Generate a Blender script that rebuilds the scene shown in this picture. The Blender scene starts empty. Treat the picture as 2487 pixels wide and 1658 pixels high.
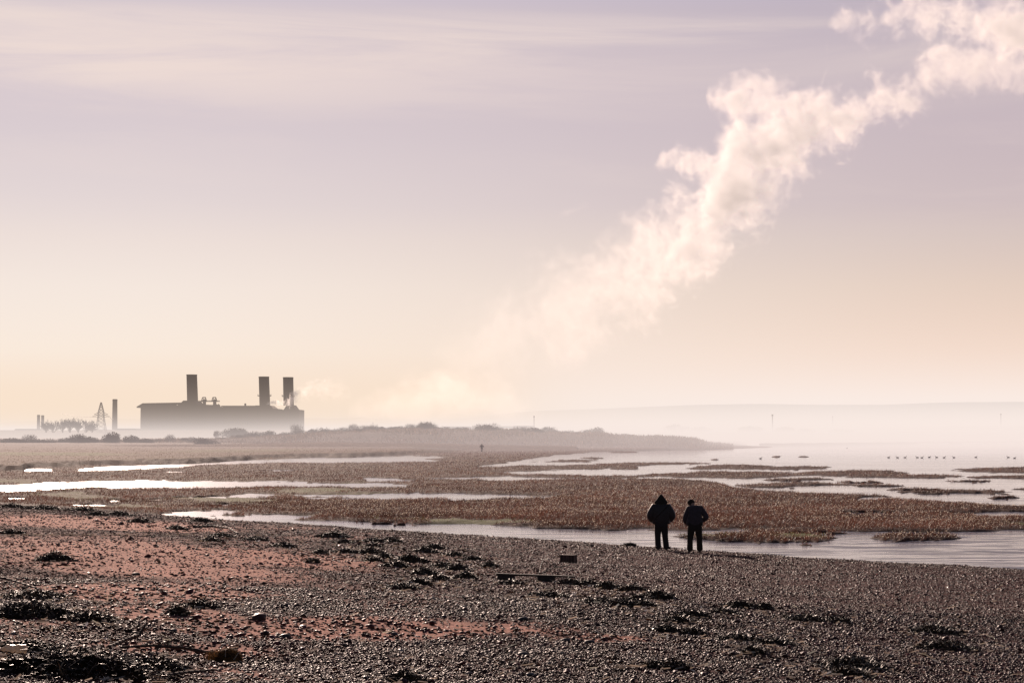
import bpy, math, random
import numpy as np
from mathutils import Vector, Matrix

random.seed(7)
rng = np.random.default_rng(11)
SC = bpy.context.scene
COL = SC.collection
PI = math.pi

# ------------------------------------------------------------------ camera geometry
F = 4836.0                      # focal length in photo pixels (70 mm on a 36 mm sensor)
CU, CV, HOR = 1243.5, 829.0, 1050.0
PITCH = math.atan((HOR - CV) / F)
SP, CP = math.sin(PITCH), math.cos(PITCH)
SEA = -4.3                      # water level below the eye


def ray(u, v):
    a, b = (u - CU) / F, (CV - v) / F
    return np.array([a, CP - b * SP, SP + b * CP])


def at(u, v, Y):
    d = ray(u, v)
    return Vector(d * (Y / d[1]))


def on_level(u, v, z=SEA):
    d = ray(u, v)
    return Vector(d * (z / d[2]))


def project(x, y, z):
    dep = y * CP + z * SP
    up = -y * SP + z * CP
    return CU + F * x / dep, CV - F * up / dep


def lin(r, g, b):
    f = lambda c: (c / 255 / 12.92) if c / 255 <= 0.04045 else ((c / 255 + 0.055) / 1.055) ** 2.4
    return (f(r), f(g), f(b), 1.0)


# ------------------------------------------------------------------ numpy noise
TAB = np.random.default_rng(3).random((256, 256))


def vnoise(x, y):
    x = np.asarray(x, float); y = np.asarray(y, float)
    xi, yi = np.floor(x).astype(int), np.floor(y).astype(int)
    fx, fy = x - xi, y - yi
    fx, fy = fx * fx * (3 - 2 * fx), fy * fy * (3 - 2 * fy)
    a, b = TAB[xi & 255, yi & 255], TAB[(xi + 1) & 255, yi & 255]
    c, d = TAB[xi & 255, (yi + 1) & 255], TAB[(xi + 1) & 255, (yi + 1) & 255]
    return (a * (1 - fx) + b * fx) * (1 - fy) + (c * (1 - fx) + d * fx) * fy


def fbm(x, y, o=4):
    s, a, t = 0, 1.0, 0
    for k in range(o):
        s = s + a * vnoise(x * 2 ** k + 17.3 * k, y * 2 ** k + 9.1 * k); t += a; a *= 0.5
    return s / t - 0.5


def smooth(a, b, x):
    t = np.clip((x - a) / (b - a), 0, 1)
    return t * t * (3 - 2 * t)


# ------------------------------------------------------------------ mesh helpers
def npmesh(name, V, F_, mat, col=None, smooth_=False, parent=None, loc=None):
    """V (n,3), F_ (m,k) with constant k, or a list of index lists."""
    me = bpy.data.meshes.new(name)
    V = np.asarray(V, np.float32)
    if isinstance(F_, np.ndarray):
        m, k = F_.shape
        me.vertices.add(len(V)); me.vertices.foreach_set('co', V.ravel())
        me.loops.add(m * k); me.loops.foreach_set('vertex_index', F_.astype(np.int32).ravel())
        me.polygons.add(m); me.polygons.foreach_set('loop_start', np.arange(0, m * k, k, dtype=np.int32))
        me.update(calc_edges=True)
    else:
        me.from_pydata([tuple(map(float, p)) for p in V], [], F_)
        me.update()
    if col is not None:
        a = me.color_attributes.new('col', 'FLOAT_COLOR', 'POINT')
        c = np.ones((len(V), 4), np.float32); c[:, :3] = col
        a.data.foreach_set('color', c.ravel())
    if smooth_:
        me.polygons.foreach_set('use_smooth', np.ones(len(me.polygons), bool))
    me.materials.append(mat)
    o = bpy.data.objects.new(name, me); COL.objects.link(o)
    if parent is not None:
        o.parent = parent
    if loc is not None:
        o.location = loc
    return o


class MB:
    """collects simple solids into one mesh"""
    def __init__(s):
        s.V, s.F = [], []

    def add(s, V, F_):
        b = len(s.V)
        s.V += [tuple(p) for p in V]; s.F += [[i + b for i in f] for f in F_]

    def box(s, x0, x1, y0, y1, z0, z1, taper=1.0):
        cx, cy = (x0 + x1) / 2, (y0 + y1) / 2
        V = []
        for z, t in ((z0, 1), (z1, taper)):
            for x, y in ((x0, y0), (x1, y0), (x1, y1), (x0, y1)):
                V.append((cx + (x - cx) * t, cy + (y - cy) * t, z))
        s.add(V, [[3, 2, 1, 0], [4, 5, 6, 7], [0, 1, 5, 4], [1, 2, 6, 5], [2, 3, 7, 6], [3, 0, 4, 7]])

    def prism(s, pts, y0, y1):
        """polygon in x,z (counter-clockwise seen from -y) pushed from y0 to y1"""
        n = len(pts)
        V = [(x, y0, z) for x, z in pts] + [(x, y1, z) for x, z in pts]
        s.add(V, [list(range(n)), list(range(2 * n - 1, n - 1, -1))] +
              [[(i + 1) % n, i, i + n, (i + 1) % n + n] for i in range(n)])

    def rod(s, p, q, r0, r1=None, n=5):
        r1 = r0 if r1 is None else r1
        p, q = Vector(p), Vector(q)
        d = (q - p)
        if d.length < 1e-6:
            return
        d.normalize()
        a = d.orthogonal().normalized(); b = d.cross(a)
        V = []
        for c, r in ((p, r0), (q, r1)):
            for k in range(n):
                t = 2 * PI * k / n
                V.append(c + a * (r * math.cos(t)) + b * (r * math.sin(t)))
        s.add(V, [[k, (k + 1) % n, n + (k + 1) % n, n + k] for k in range(n)] +
              [list(range(n - 1, -1, -1)), list(range(n, 2 * n))])

    def lathe(s, cx, cy, prof, n=12, flute=0.0, sy=1.0):
        """prof = [(r, z)] bottom to top"""
        V, Fc = [], []
        for r, z in prof:
            for k in range(n):
                t = 2 * PI * (k + .5) / n
                rr = r * (1 - (flute if k % 2 else 0))
                V.append((cx + rr * math.cos(t), cy + sy * rr * math.sin(t), z))
        for i in range(len(prof) - 1):
            for k in range(n):
                Fc.append([i * n + k, i * n + (k + 1) % n, (i + 1) * n + (k + 1) % n, (i + 1) * n + k])
        Fc.append(list(range(n - 1, -1, -1)))
        m = (len(prof) - 1) * n
        Fc.append(list(range(m, m + n)))
        s.add(V, Fc)

    def build(s, name, mat, parent=None, smooth_=False):
        return npmesh(name, np.array([tuple(v) for v in s.V]), s.F, mat, smooth_=smooth_, parent=parent)


def tag(o, label=None, cat=None, group=None, kind=None):
    if label: o['label'] = label
    if cat: o['category'] = cat
    if group: o['group'] = group
    if kind: o['kind'] = kind
    return o


def thing(name, label, cat, loc=(0, 0, 0), rz=0, group=None):
    o = bpy.data.objects.new(name, None); COL.objects.link(o)
    o.empty_display_size = .3
    o.location = loc; o.rotation_euler = (0, 0, rz)
    return tag(o, label, cat, group)


def rooted(o, parent):
    """parent a mesh built in world coordinates under an Empty that stands somewhere else"""
    o.parent = parent
    o.matrix_parent_inverse = Matrix.Translation(-Vector(parent.location))
    return o


# ------------------------------------------------------------------ material helpers
class NT:
    def __init__(s, tree):
        s.t = tree
        tree.nodes.clear()

    def n(s, typ, props=None, **inp):
        nd = s.t.nodes.new(typ)
        for k, v in (props or {}).items():
            setattr(nd, k, v)
        for k, v in inp.items():
            key = int(k[1:]) if k[0] == 'i' and k[1:].isdigit() else k.replace('_', ' ')
            s.set(nd.inputs[key], v)
        return nd

    def set(s, sock, v):
        if isinstance(v, bpy.types.NodeSocket):
            s.t.links.new(v, sock)
        elif isinstance(v, bpy.types.Node):
            s.t.links.new(v.outputs[0], sock)
        else:
            sock.default_value = v

    def m(s, op, a, b=None, c=None, clamp=False):
        nd = s.t.nodes.new('ShaderNodeMath'); nd.operation = op; nd.use_clamp = clamp
        for i, v in enumerate((a, b, c)):
            if v is not None:
                s.set(nd.inputs[i], v)
        return nd.outputs[0]

    def v(s, op, a, b=None):
        nd = s.t.nodes.new('ShaderNodeVectorMath'); nd.operation = op
        s.set(nd.inputs[0], a)
        if b is not None:
            s.set(nd.inputs[1], b)
        return nd.outputs[0]

    def rng(s, x, a, b, c=0.0, d=1.0, interp='SMOOTHSTEP'):
        nd = s.t.nodes.new('ShaderNodeMapRange'); nd.interpolation_type = interp; nd.clamp = True
        for i, v in enumerate((x, a, b, c, d)):
            s.set(nd.inputs[i], v)
        return nd.outputs[0]

    def mix(s, f, a, b, mode='MIX'):
        nd = s.t.nodes.new('ShaderNodeMix'); nd.data_type = 'RGBA'; nd.blend_type = mode
        s.set(nd.inputs[0], f); s.set(nd.inputs[6], a); s.set(nd.inputs[7], b)
        return nd.outputs[2]

    def ramp(s, x, stops, interp='EASE'):
        nd = s.t.nodes.new('ShaderNodeValToRGB')
        e = nd.color_ramp.elements
        nd.color_ramp.interpolation = interp
        while len(e) < len(stops):
            e.new(0.5)
        for k, (p, c) in enumerate(stops):
            e[k].position = p
        for k, (p, c) in enumerate(stops):
            e[k].position = p; e[k].color = c
        s.set(nd.inputs[0], x)
        return nd.outputs[0]

    def noise(s, vec, scale, detail=4, rough=.55, dist=0.0, color=False):
        nd = s.n('ShaderNodeTexNoise', None, Scale=scale, Detail=detail, Roughness=rough, Distortion=dist)
        s.set(nd.inputs['Vector'], vec)
        return nd.outputs[1 if color else 0]


def new_mat(name):
    m = bpy.data.materials.new(name); m.use_nodes = True
    return m, NT(m.node_tree)


def simple(name, c, rough=.8, var=.25, scale=6.0, spec=.3, metal=0.0, bump=0.0):
    """plain procedural surface: object-space noise varies the colour"""
    m, t = new_mat(name)
    tc = t.n('ShaderNodeTexCoord').outputs['Object']
    nz = t.noise(tc, scale, 4, .6)
    f = t.rng(nz, .3, .7, 1 - var, 1 + var, 'LINEAR')
    c = (c[0], c[1], c[2], 1)
    cc = t.mix(1.0, c, t.n('ShaderNodeCombineColor', None, Red=f, Green=f, Blue=f).outputs[0], 'MULTIPLY')
    b = t.n('ShaderNodeBsdfPrincipled', None, Base_Color=cc, Roughness=rough, Metallic=metal)
    b.inputs['Specular IOR Level'].default_value = spec
    if bump:
        bp = t.n('ShaderNodeBump', None, Strength=bump, Height=nz)
        t.set(b.inputs['Normal'], bp.outputs[0])
    t.n('ShaderNodeOutputMaterial', None, Surface=b.outputs[0])
    return m


def attr_mat(name, rough=.8, spec=.3, trans=0.0, bump=None, var=None):
    """colour comes from the mesh's own colour attribute"""
    m, t = new_mat(name)
    a = t.n('ShaderNodeAttribute', {'attribute_name': 'col'}).outputs['Color']
    tc = t.n('ShaderNodeTexCoord').outputs['Object']
    if var:
        nz = t.noise(tc, var[0], 5, .65)
        f = t.rng(nz, .3, .7, 1 - var[1], 1 + var[1], 'LINEAR')
        a = t.mix(1.0, a, t.n('ShaderNodeCombineColor', None, Red=f, Green=f, Blue=f).outputs[0], 'MULTIPLY')
    b = t.n('ShaderNodeBsdfPrincipled', None, Base_Color=a, Roughness=rough)
    b.inputs['Specular IOR Level'].default_value = spec
    if bump:
        h = t.noise(tc, bump[0], 6, .7)
        bp = t.n('ShaderNodeBump', None, Strength=bump[1], Distance=bump[2], Height=h)
        t.set(b.inputs['Normal'], bp.outputs[0])
    out = b.outputs[0]
    if trans:
        tr = t.n('ShaderNodeBsdfTranslucent', None, Color=a)
        out = t.n('ShaderNodeMixShader', None, i0=trans, i1=out, i2=tr.outputs[0]).outputs[0]
    t.n('ShaderNodeOutputMaterial', None, Surface=out)
    return m


# ------------------------------------------------------------------ sun, sky, camera, haze
SUN_AZ, SUN_EL = math.radians(-14), math.radians(16)
sd = Vector((math.sin(SUN_AZ) * math.cos(SUN_EL), math.cos(SUN_AZ) * math.cos(SUN_EL), math.sin(SUN_EL)))
sl = bpy.data.lights.new('sun', 'SUN'); sl.energy = 5.0; sl.angle = math.radians(.55); sl.color = (1, .765, .63)
so = bpy.data.objects.new('sun', sl); COL.objects.link(so)
so.rotation_euler = sd.to_track_quat('Z', 'Y').to_euler()
so.location = (-60, 100, 60)

cam = bpy.data.cameras.new('camera'); cam.lens = F / 2487 * 36; cam.sensor_width = 36
cam.clip_end = 40000; cam.clip_start = .1
co = bpy.data.objects.new('camera', cam); COL.objects.link(co)
co.rotation_euler = (PI / 2 + PITCH, 0, 0)
SC.camera = co

w = bpy.data.worlds.new('World'); SC.world = w; w.use_nodes = True
t = NT(w.node_tree)
sky = t.n('ShaderNodeTexSky', {'sky_type': 'NISHITA', 'sun_disc': False, 'sun_elevation': SUN_EL,
                               'sun_rotation': SUN_AZ, 'air_density': 1.2, 'dust_density': 2.0, 'ozone_density': 1.5})
dv = t.n('ShaderNodeTexCoord').outputs['Generated']
sx = t.n('ShaderNodeSeparateXYZ', None, Vector=dv)
X_, Y_, Z_ = sx.outputs
e = t.m('MULTIPLY', Z_, 2.5)                       # 0.4 -> 1
L_ = [(0, (251, 240, 231)), (.02, (251, 237, 225)), (.052, (251, 232, 217)), (.10, (251, 238, 226)), (.18, (245, 232, 223)), (.24, (237, 223, 217)), (.283, (228, 215, 214)),
      (.383, (216, 203, 208)), (.45, (219, 204, 208)), (.52, (213, 200, 206)), (.58, (205, 196, 214)), (.75, (168, 165, 205)), (1, (70, 80, 120))]
R_ = [(0, (251, 236, 224)), (.02, (248, 226, 210)), (.052, (246, 216, 196)), (.10, (240, 210, 190)), (.18, (226, 203, 188)), (.24, (213, 195, 189)), (.283, (204, 187, 189)),
      (.383, (198, 182, 189)), (.45, (200, 185, 191)), (.52, (186, 174, 187)), (.58, (182, 174, 200)), (.75, (160, 158, 205)), (1, (60, 70, 110))]
rl = t.ramp(e, [(p, lin(*c)) for p, c in L_], 'LINEAR')
rr = t.ramp(e, [(p, lin(*c)) for p, c in R_], 'LINEAR')
az = t.m('DIVIDE', X_, t.m('MAXIMUM', Y_, .05))
glow = t.mix(t.rng(az, -.22, .34), rl, rr)
# thin cirrus veils, stretched along the horizon
cv_ = t.n('ShaderNodeCombineXYZ', None, X=t.m('MULTIPLY_ADD', az, 3.2, t.m('MULTIPLY', Z_, 6.0)), Y=t.m('MULTIPLY', Z_, 34.0), Z=0.0)
c1 = t.noise(cv_, 1.0, 7, .62, .7)
c2 = t.noise(cv_, .33, 2, .5)
band = t.m('MULTIPLY', t.rng(e, .36, .47), t.rng(e, .535, .495))
veil = t.m('MULTIPLY', t.m('MULTIPLY', t.rng(c1, .33, .62), t.rng(c2, .25, .52)), band)
veil = t.m('MULTIPLY', veil, t.rng(az, .22, -.25, .45, 1.0))
faint = t.m('MULTIPLY', t.m('MULTIPLY', t.rng(c1, .45, .75), .22), t.rng(e, .20, .38))
glow = t.mix(t.m('MAXIMUM', t.m('MULTIPLY', veil, .9), faint), glow, lin(243, 224, 214))
k = t.m('MULTIPLY', t.rng(Y_, .25, .85), t.rng(Z_, .55, .24))
nish = t.mix(1.0, sky.outputs[0], (.040, .034, .038, 1), 'MULTIPLY')
final = t.mix(k, nish, glow)
bg = t.n('ShaderNodeBackground', None, Color=final, Strength=1.0)
t.n('ShaderNodeOutputWorld', None, Surface=bg.outputs[0])

# haze: one low body of misty air that the camera stands in, thickest near the ground over the far land
hm, t = new_mat('haze')
P = t.n('ShaderNodeNewGeometry').outputs['Position']
sx = t.n('ShaderNodeSeparateXYZ', None, Vector=P)
hx, hy, hz = sx.outputs
far = t.rng(hy, 320, 680)
low = t.m('MULTIPLY', t.m('EXPONENT', t.m('MULTIPLY', t.m('ADD', hz, 4.3), -1 / 4.0)), .0050)
low = t.m('MULTIPLY', t.m('MULTIPLY', low, far), t.rng(hx, -115, 40, .72, 3.2))
gen = t.m('MULTIPLY', t.rng(hy, 70, 420, .06, 1.0), t.m('MULTIPLY', t.m('EXPONENT', t.m('MULTIPLY', t.m('ADD', hz, 4.3), -1 / 14.0)), .00080))
gen = t.m('MULTIPLY', gen, t.rng(hy, 640, 900, 1.0, .44))
gen2 = t.m('MULTIPLY', t.rng(hy, 1650, 2800), t.m('MULTIPLY', t.m('EXPONENT', t.m('MULTIPLY', t.m('ADD', hz, 4.3), -1 / 50.0)), .0016))
den = t.m('ADD', t.m('ADD', low, gen), gen2)
ab = t.n('ShaderNodeVolumeAbsorption', None, Color=(0, 0, 0, 1), Density=den)
side = t.rng(hx, -500, 700)
air = t.mix(side, lin(251, 238, 228), lin(253, 240, 232))
air = t.mix(t.m('MULTIPLY', t.rng(hz, 2, 12), t.rng(hx, 150, -150)), air, lin(250, 228, 203))
air = t.mix(t.rng(hy, 250, 640), lin(232, 206, 206), air)
em = t.n('ShaderNodeEmission', None, Color=air, Strength=den)  # the mist glows by itself, standing in for sunlight scattered in it
t.n('ShaderNodeOutputMaterial', None, Volume=t.n('ShaderNodeAddShader', None, i0=ab.outputs[0], i1=em.outputs[0]).outputs[0])
b = MB(); b.box(-6000, 6000, -12, 9000, -9, 260)
hz_o = b.build('haze', hm)
tag(hz_o, 'pale warm haze lying over the estuary and the far shore', kind='stuff')
hm.cycles.volume_step_rate = 0.12

# ------------------------------------------------------------------ terrain: shingle beach
SHN = np.array([.785, .62])       # downhill direction of the beach
SLOPE = 2.6 / 51.0


def beach_z(x, y):
    z = -1.7 - SLOPE * (SHN[0] * x + SHN[1] * y)
    z = z + .22 * fbm(x / 14, y / 14, 3) + .09 * fbm(x / 2.1 + 40, y / 2.1, 3) + .024 * fbm(x / .20 + 7, y / .16, 3)
    return z


def on_beach(u, v, dz=0.0):
    d = ray(u, v)
    T = 40.0
    for _ in range(40):
        z = float(beach_z(d[0] * T, d[1] * T))
        f = d[2] * T - z
        T = min(max(T + f / -(d[2] + SLOPE * (SHN[0] * d[0] + SHN[1] * d[1])) * .8, 5), 160)
    p = Vector(d * T)
    p.z = float(beach_z(p.x, p.y)) + dz
    return p


def lens(u, v, u0, v0, u1, v1, h):
    """1 in the middle of a thin lens from (u0,v0) to (u1,v1), 0 at its rim"""
    k = (u - u0) / (u1 - u0)
    vc = v0 + (v1 - v0) * k
    return 1 - np.sqrt((2 * k - 1) ** 2 + ((v - vc) / h) ** 2)


SAND = [(-300, 1242, 620, 1290, 19, 1.0), (-200, 1312, 1060, 1378, 32, .95), (-100, 1355, 860, 1405, 28, .9), (-60, 1430, 760, 1450, 24, .85),
        (180, 1480, 660, 1500, 22, 1.0), (300, 1530, 1480, 1525, 34, 1.15), (500, 1500, 1250, 1545, 30, .9), (150, 1560, 760, 1590, 24, .7),
        (1250, 1540, 1700, 1560, 14, .5), (380, 1625, 720, 1640, 22, .55), (-100, 1500, 260, 1520, 14, .5)]


def sandiness(x, y):
    u, v = project(x, y, beach_z(x, y))
    s = np.zeros_like(x)
    for u0, v0, u1, v1, h, a in SAND:
        s = np.maximum(s, a * np.clip(lens(u, v, u0, v0, u1, v1, h) * 1.6, 0, 1))
    s = .72 * s + .24 * smooth(1400, 300, u) * smooth(1250, 1300, v + 20) + .85 * fbm(x / 1.8, y / 3.0, 4) * (.5 + .5 * smooth(1700, 900, u)) + .75 * fbm(x / .35 + 9, y / .5, 3) * smooth(.0, .3, s)
    return np.clip(s, 0, 1)


def polar(angs, rads):
    A, R = np.meshgrid(angs, rads)
    return np.tan(A) * R, R + 0 * A


def grid_faces(nr, nc):
    i = np.arange(nr - 1)[:, None] * nc + np.arange(nc - 1)[None, :]
    return np.stack([i, i + 1, i + 1 + nc, i + nc], -1).reshape(-1, 4)


angs = np.concatenate([np.linspace(-1.15, -.36, 40)[:-1], np.linspace(-.36, .36, 760), np.linspace(.36, 1.15, 40)[1:]])
rads = np.concatenate([np.linspace(4, 14, 40)[:-1], 14.0 * (150 / 14.0) ** np.linspace(0, 1, 1300)])
bx_, by_ = polar(angs, rads)
bz_ = beach_z(bx_, by_)
s = sandiness(bx_, by_)
wet = smooth(46, 51, SHN[0] * bx_ + SHN[1] * by_)
g1 = 1 + .5 * fbm(bx_ / .35, by_ / .6, 3)
sandc = np.array([.72, .35, .265]); grav = np.array([.115, .044, .042])
bc = (grav + (sandc - grav) * smooth(.02, .72, s)[..., None]) * g1[..., None]
bc = bc * (1 - .45 * wet[..., None])
m_beach = attr_mat('beach_sand', .9, .08, bump=(8.0, 1.0, .11), var=(13.0, .45))
beach = npmesh('beach', np.stack([bx_, by_, bz_], -1).reshape(-1, 3), grid_faces(*bx_.shape), m_beach, bc.reshape(-1, 3), True)
tag(beach, 'sloping beach of pinkish sand and dark shingle', kind='structure')

# pebbles: one mass of stones, dense on the shingle and sparse on the sand
ICO_V = np.array([(0, 0, 1), (.894, 0, .447), (.276, .851, .447), (-.724, .526, .447), (-.724, -.526, .447), (.276, -.851, .447),
                  (.724, .526, -.447), (-.276, .851, -.447), (-.894, 0, -.447), (-.276, -.851, -.447), (.724, -.526, -.447), (0, 0, -1)])
OCT_V = np.array([(1, 0, 0), (-.4, .9, .1), (-.6, -.85, -.1), (.1, .1, .95), (0, 0, -.8)])
OCT_F = np.array([(0, 1, 3), (1, 2, 3), (2, 0, 3), (1, 0, 4), (2, 1, 4), (0, 2, 4)])
ICO_F = np.array([(0, 1, 2), (0, 2, 3), (0, 3, 4), (0, 4, 5), (0, 5, 1), (1, 6, 2), (2, 7, 3), (3, 8, 4), (4, 9, 5), (5, 10, 1),
                  (2, 6, 7), (3, 7, 8), (4, 8, 9), (5, 9, 10), (1, 10, 6), (11, 7, 6), (11, 8, 7), (11, 9, 8), (11, 10, 9), (11, 6, 10)])


def stones(x, y, z, size, flat, colr, sink=.25, SV=ICO_V, SF=ICO_F):
    n = len(x); kv = len(SV)
    a = rng.random(n) * 2 * PI
    ex = rng.uniform(.75, 1.35, n); ey = 1 / ex
    V = SV[None] * rng.uniform(.82, 1.15, (n, kv, 1))
    V = V * np.stack([size * ex, size * ey, size * flat], -1)[:, None, :]
    tx, ty = rng.normal(0, .22, n), rng.normal(0, .22, n)
    V[..., 2] += V[..., 0] * tx[:, None] + V[..., 1] * ty[:, None]
    c, s_ = np.cos(a)[:, None], np.sin(a)[:, None]
    X = V[..., 0] * c - V[..., 1] * s_; Y = V[..., 0] * s_ + V[..., 1] * c
    V = np.stack([X + x[:, None], Y + y[:, None], V[..., 2] + (z + size * flat * (1 - 2 * sink))[:, None]], -1)
    Fc = SF[None] + (np.arange(n) * kv)[:, None, None]
    C = np.repeat(colr[:, None, :], kv, 1)
    return V.reshape(-1, 3), Fc.reshape(-1, 3), C.reshape(-1, 3)


NP = 1250000
R = np.sqrt(14.0 ** 1.0 + rng.random(NP) * 0) * 0 + 14.0 * (125 / 14.0) ** rng.random(NP) ** .93
A = rng.uniform(-.40, .40, NP)
px_, py_ = np.tan(A) * R, R
inside = (SHN[0] * px_ + SHN[1] * py_) < 53.5
px_, py_, R = px_[inside], py_[inside], R[inside]
sd_ = sandiness(px_, py_)
keep = rng.random(len(px_)) < .062 + .58 * (1 - smooth(0, .62, sd_)) ** 1.4
px_, py_, R, sd_ = px_[keep], py_[keep], R[keep], sd_[keep]
size = (.0068 + .00019 * R) * np.exp(rng.normal(0, .42, len(R))) * (1 + .55 * smooth(.2, .6, sd_))
n = len(R)
base = np.array([.041, .0165, .0225]) * np.exp(rng.normal(0, .45, (n, 1))) * (1 + rng.normal(0, .08, (n, 3)))
red = rng.random(n) < .55
base[red] = base[red] * np.array([1.7, 1.02, .85])
pale = rng.random(n) < .02
base[pale] = np.array([.34, .29, .26])
base = base * (1 + 1.0 * fbm(px_ / 2.5 + 3, py_ / 3.5, 3))[:, None]
base = np.clip(base, .01, .5); fl_ = rng.uniform(.32, .7, n); bz0 = beach_z(px_, py_)
nr_ = R < 34; fr_ = ~nr_
V, Fc, C = stones(px_[nr_], py_[nr_], bz0[nr_], size[nr_], fl_[nr_], base[nr_])
V2, F2, C2 = stones(px_[fr_], py_[fr_], bz0[fr_], size[fr_] * .95, fl_[fr_], base[fr_], SV=OCT_V, SF=OCT_F)
V, Fc, C = np.concatenate([V, V2]), np.concatenate([Fc, F2 + len(V)]), np.concatenate([C, C2])
print('stones', n, int(nr_.sum()))
m_stone = attr_mat('pebble_stone', .54, .25)
for q in m_stone.node_tree.nodes:
    if q.type == 'BSDF_PRINCIPLED':
        q.inputs['Specular Tint'].default_value = (1, .80, .80, 1)
sh = npmesh('shingle', V, Fc, m_stone, C, True)
tag(sh, 'grey and reddish pebbles covering the beach', kind='stuff')

# ------------------------------------------------------------------ terrain: salt marsh with creeks and pools
UP = np.array([(1163, 1133), (1260, 1119), (1313, 1110), (1366, 1103), (1450, 1097), (1603, 1091), (1700, 1087), (1790, 1080), (1850, 1060), (3000, 1055)], float)
LO = np.array([(1163, 1134), (1260, 1131), (1450, 1128), (1540, 1131), (1600, 1160), (1713, 1168), (1789, 1184), (1939, 1196), (2015, 1200), (2165, 1207), (2190, 1216), (2487, 1227), (3000, 1236)], float)
BOT = np.array([(-1200, 1205), (0, 1236), (170, 1243), (400, 1249), (590, 1257), (760, 1263), (830, 1265), (998, 1273), (1146, 1274), (1295, 1280), (1400, 1283), (1585, 1286),
                (1862, 1284), (2093, 1292), (2370, 1290), (2487, 1288), (3200, 1300)], float)
SCARP = np.array([(-1200, 1170), (-200, 1148), (0, 1144), (58, 1147), (66, 1139), (130, 1137), (290, 1130), (380, 1127), (500, 1124), (690, 1113), (900, 1109), (1050, 1102), (1180, 1094), (1250, 1080)], float)
WATER = [(-150, 1190, 300, 1176, 8.55), (60, 1178, 760, 1176, 10.45), (500, 1177, 1010, 1177, 6.17), (180, 1142, 560, 1124, 5.2), (420, 1128, 760, 1117, 4.75), (650, 1119, 1080, 1110, 7.14),
         (700, 1121, 1060, 1119, 4.42), (50, 1141, 140, 1143, 2.2), (375, 1146, 475, 1146.5, 2.72), (625, 1145, 715, 1144, 2.55), (555, 1205, 668, 1204, 6.80), (690, 1207, 1345, 1207.5, 7.14),
         (820, 1209, 1010, 1208, 4.75), (262, 1217, 296, 1218, 3.40), (345, 1216, 405, 1216, 3.74), (400, 1211, 568, 1210, 3.23), (160, 1226, 272, 1226.5, 3.6), (505, 1230, 570, 1230.5, 2.72),
         (15, 1210, 64, 1213, 2.8), (1045, 1162, 1425, 1162, 5.10), (1230, 1148, 1720, 1143, 7.14), (1400, 1154, 1730, 1152, 3.40), (1480, 1161, 1650, 1161, 3.06), (885, 1165, 1010, 1165, 4.08), (795, 1180, 915, 1179, 5.10),
         (2050, 1252, 2215, 1252, 2.72), (2285, 1251, 2700, 1248, 5.89), (2080, 1214, 2220, 1212, 3.74), (1230, 1233, 1300, 1233, 1.70), (1060, 1220, 1180, 1219, 2.38),
         (395, 1247, 575, 1247, 6.80), (585, 1256, 760, 1259, 6.80)]
ISLE = [(1450, 1127, 1725, 1126, 3.0), (1672, 1136, 1900, 1134, 5.5), (1820, 1136, 2018, 1136.5, 3), (1560, 1154, 1960, 1152, 5.5), (1935, 1149, 2195, 1148, 5.5), (2060, 1157, 2345, 1156, 3.2),
        (2330, 1141, 2800, 1138, 6.2), (2355, 1160, 2700, 1159, 3), (1860, 1164, 2030, 1163, 2.6), (1780, 1178, 2075, 1177, 3.2), (2060, 1178, 2190, 1178, 2), (2155, 1190, 2305, 1189, 2.4),
        (2170, 1197, 2460, 1196, 3), (2455, 1186, 2600, 1186, 2.5), (2400, 1209, 2480, 1208, 1.5), (1635, 1307, 1860, 1308, 7), (1780, 1308, 2030, 1309, 9), (2115, 1309, 2330, 1308, 7), (1725, 1116, 1749, 1116.5, 1.6),
        (1875, 1109, 1897, 1109, .8), (1938, 1108.5, 1970, 1108.5, .8), (1405, 1112, 1470, 1113, 1.5), (1480, 1098, 1560, 1098, 1.2), (1300, 1120, 1450, 1118, 1.6),
        (860, 1269, 1010, 1271, 2.0), (1040, 1170, 1300, 1170, 3), (1740, 1296, 2060, 1293, 3.5), (2300, 1168, 2420, 1168, 1.0), (2020, 1170, 2150, 1170, 1.0)]
GREEN = [(-100, 1110, 360, 1114, 7, 1.0), (340, 1106, 800, 1100, 6, .55), (-60, 1168, 120, 1170, 5, .6), (60, 1205, 300, 1212, 9, .6), (380, 1216, 700, 1220, 9, .75), (650, 1197, 880, 1192, 7, .8), (1000, 1270, 1310, 1275, 4.5, 1.3),
         (880, 1264, 1060, 1270, 3, 1.0), (1640, 1303, 1790, 1306, 4, 1.0), (1850, 1308, 2020, 1309, 4.5, 1.2), (2430, 1278, 2700, 1280, 6, 1.1), (700, 1206, 860, 1199, 5, .5), (800, 1173, 900, 1172, 3, .7), (790, 1200, 1000, 1202, 4, .5), (130, 1225, 420, 1236, 5, .5)]


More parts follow.
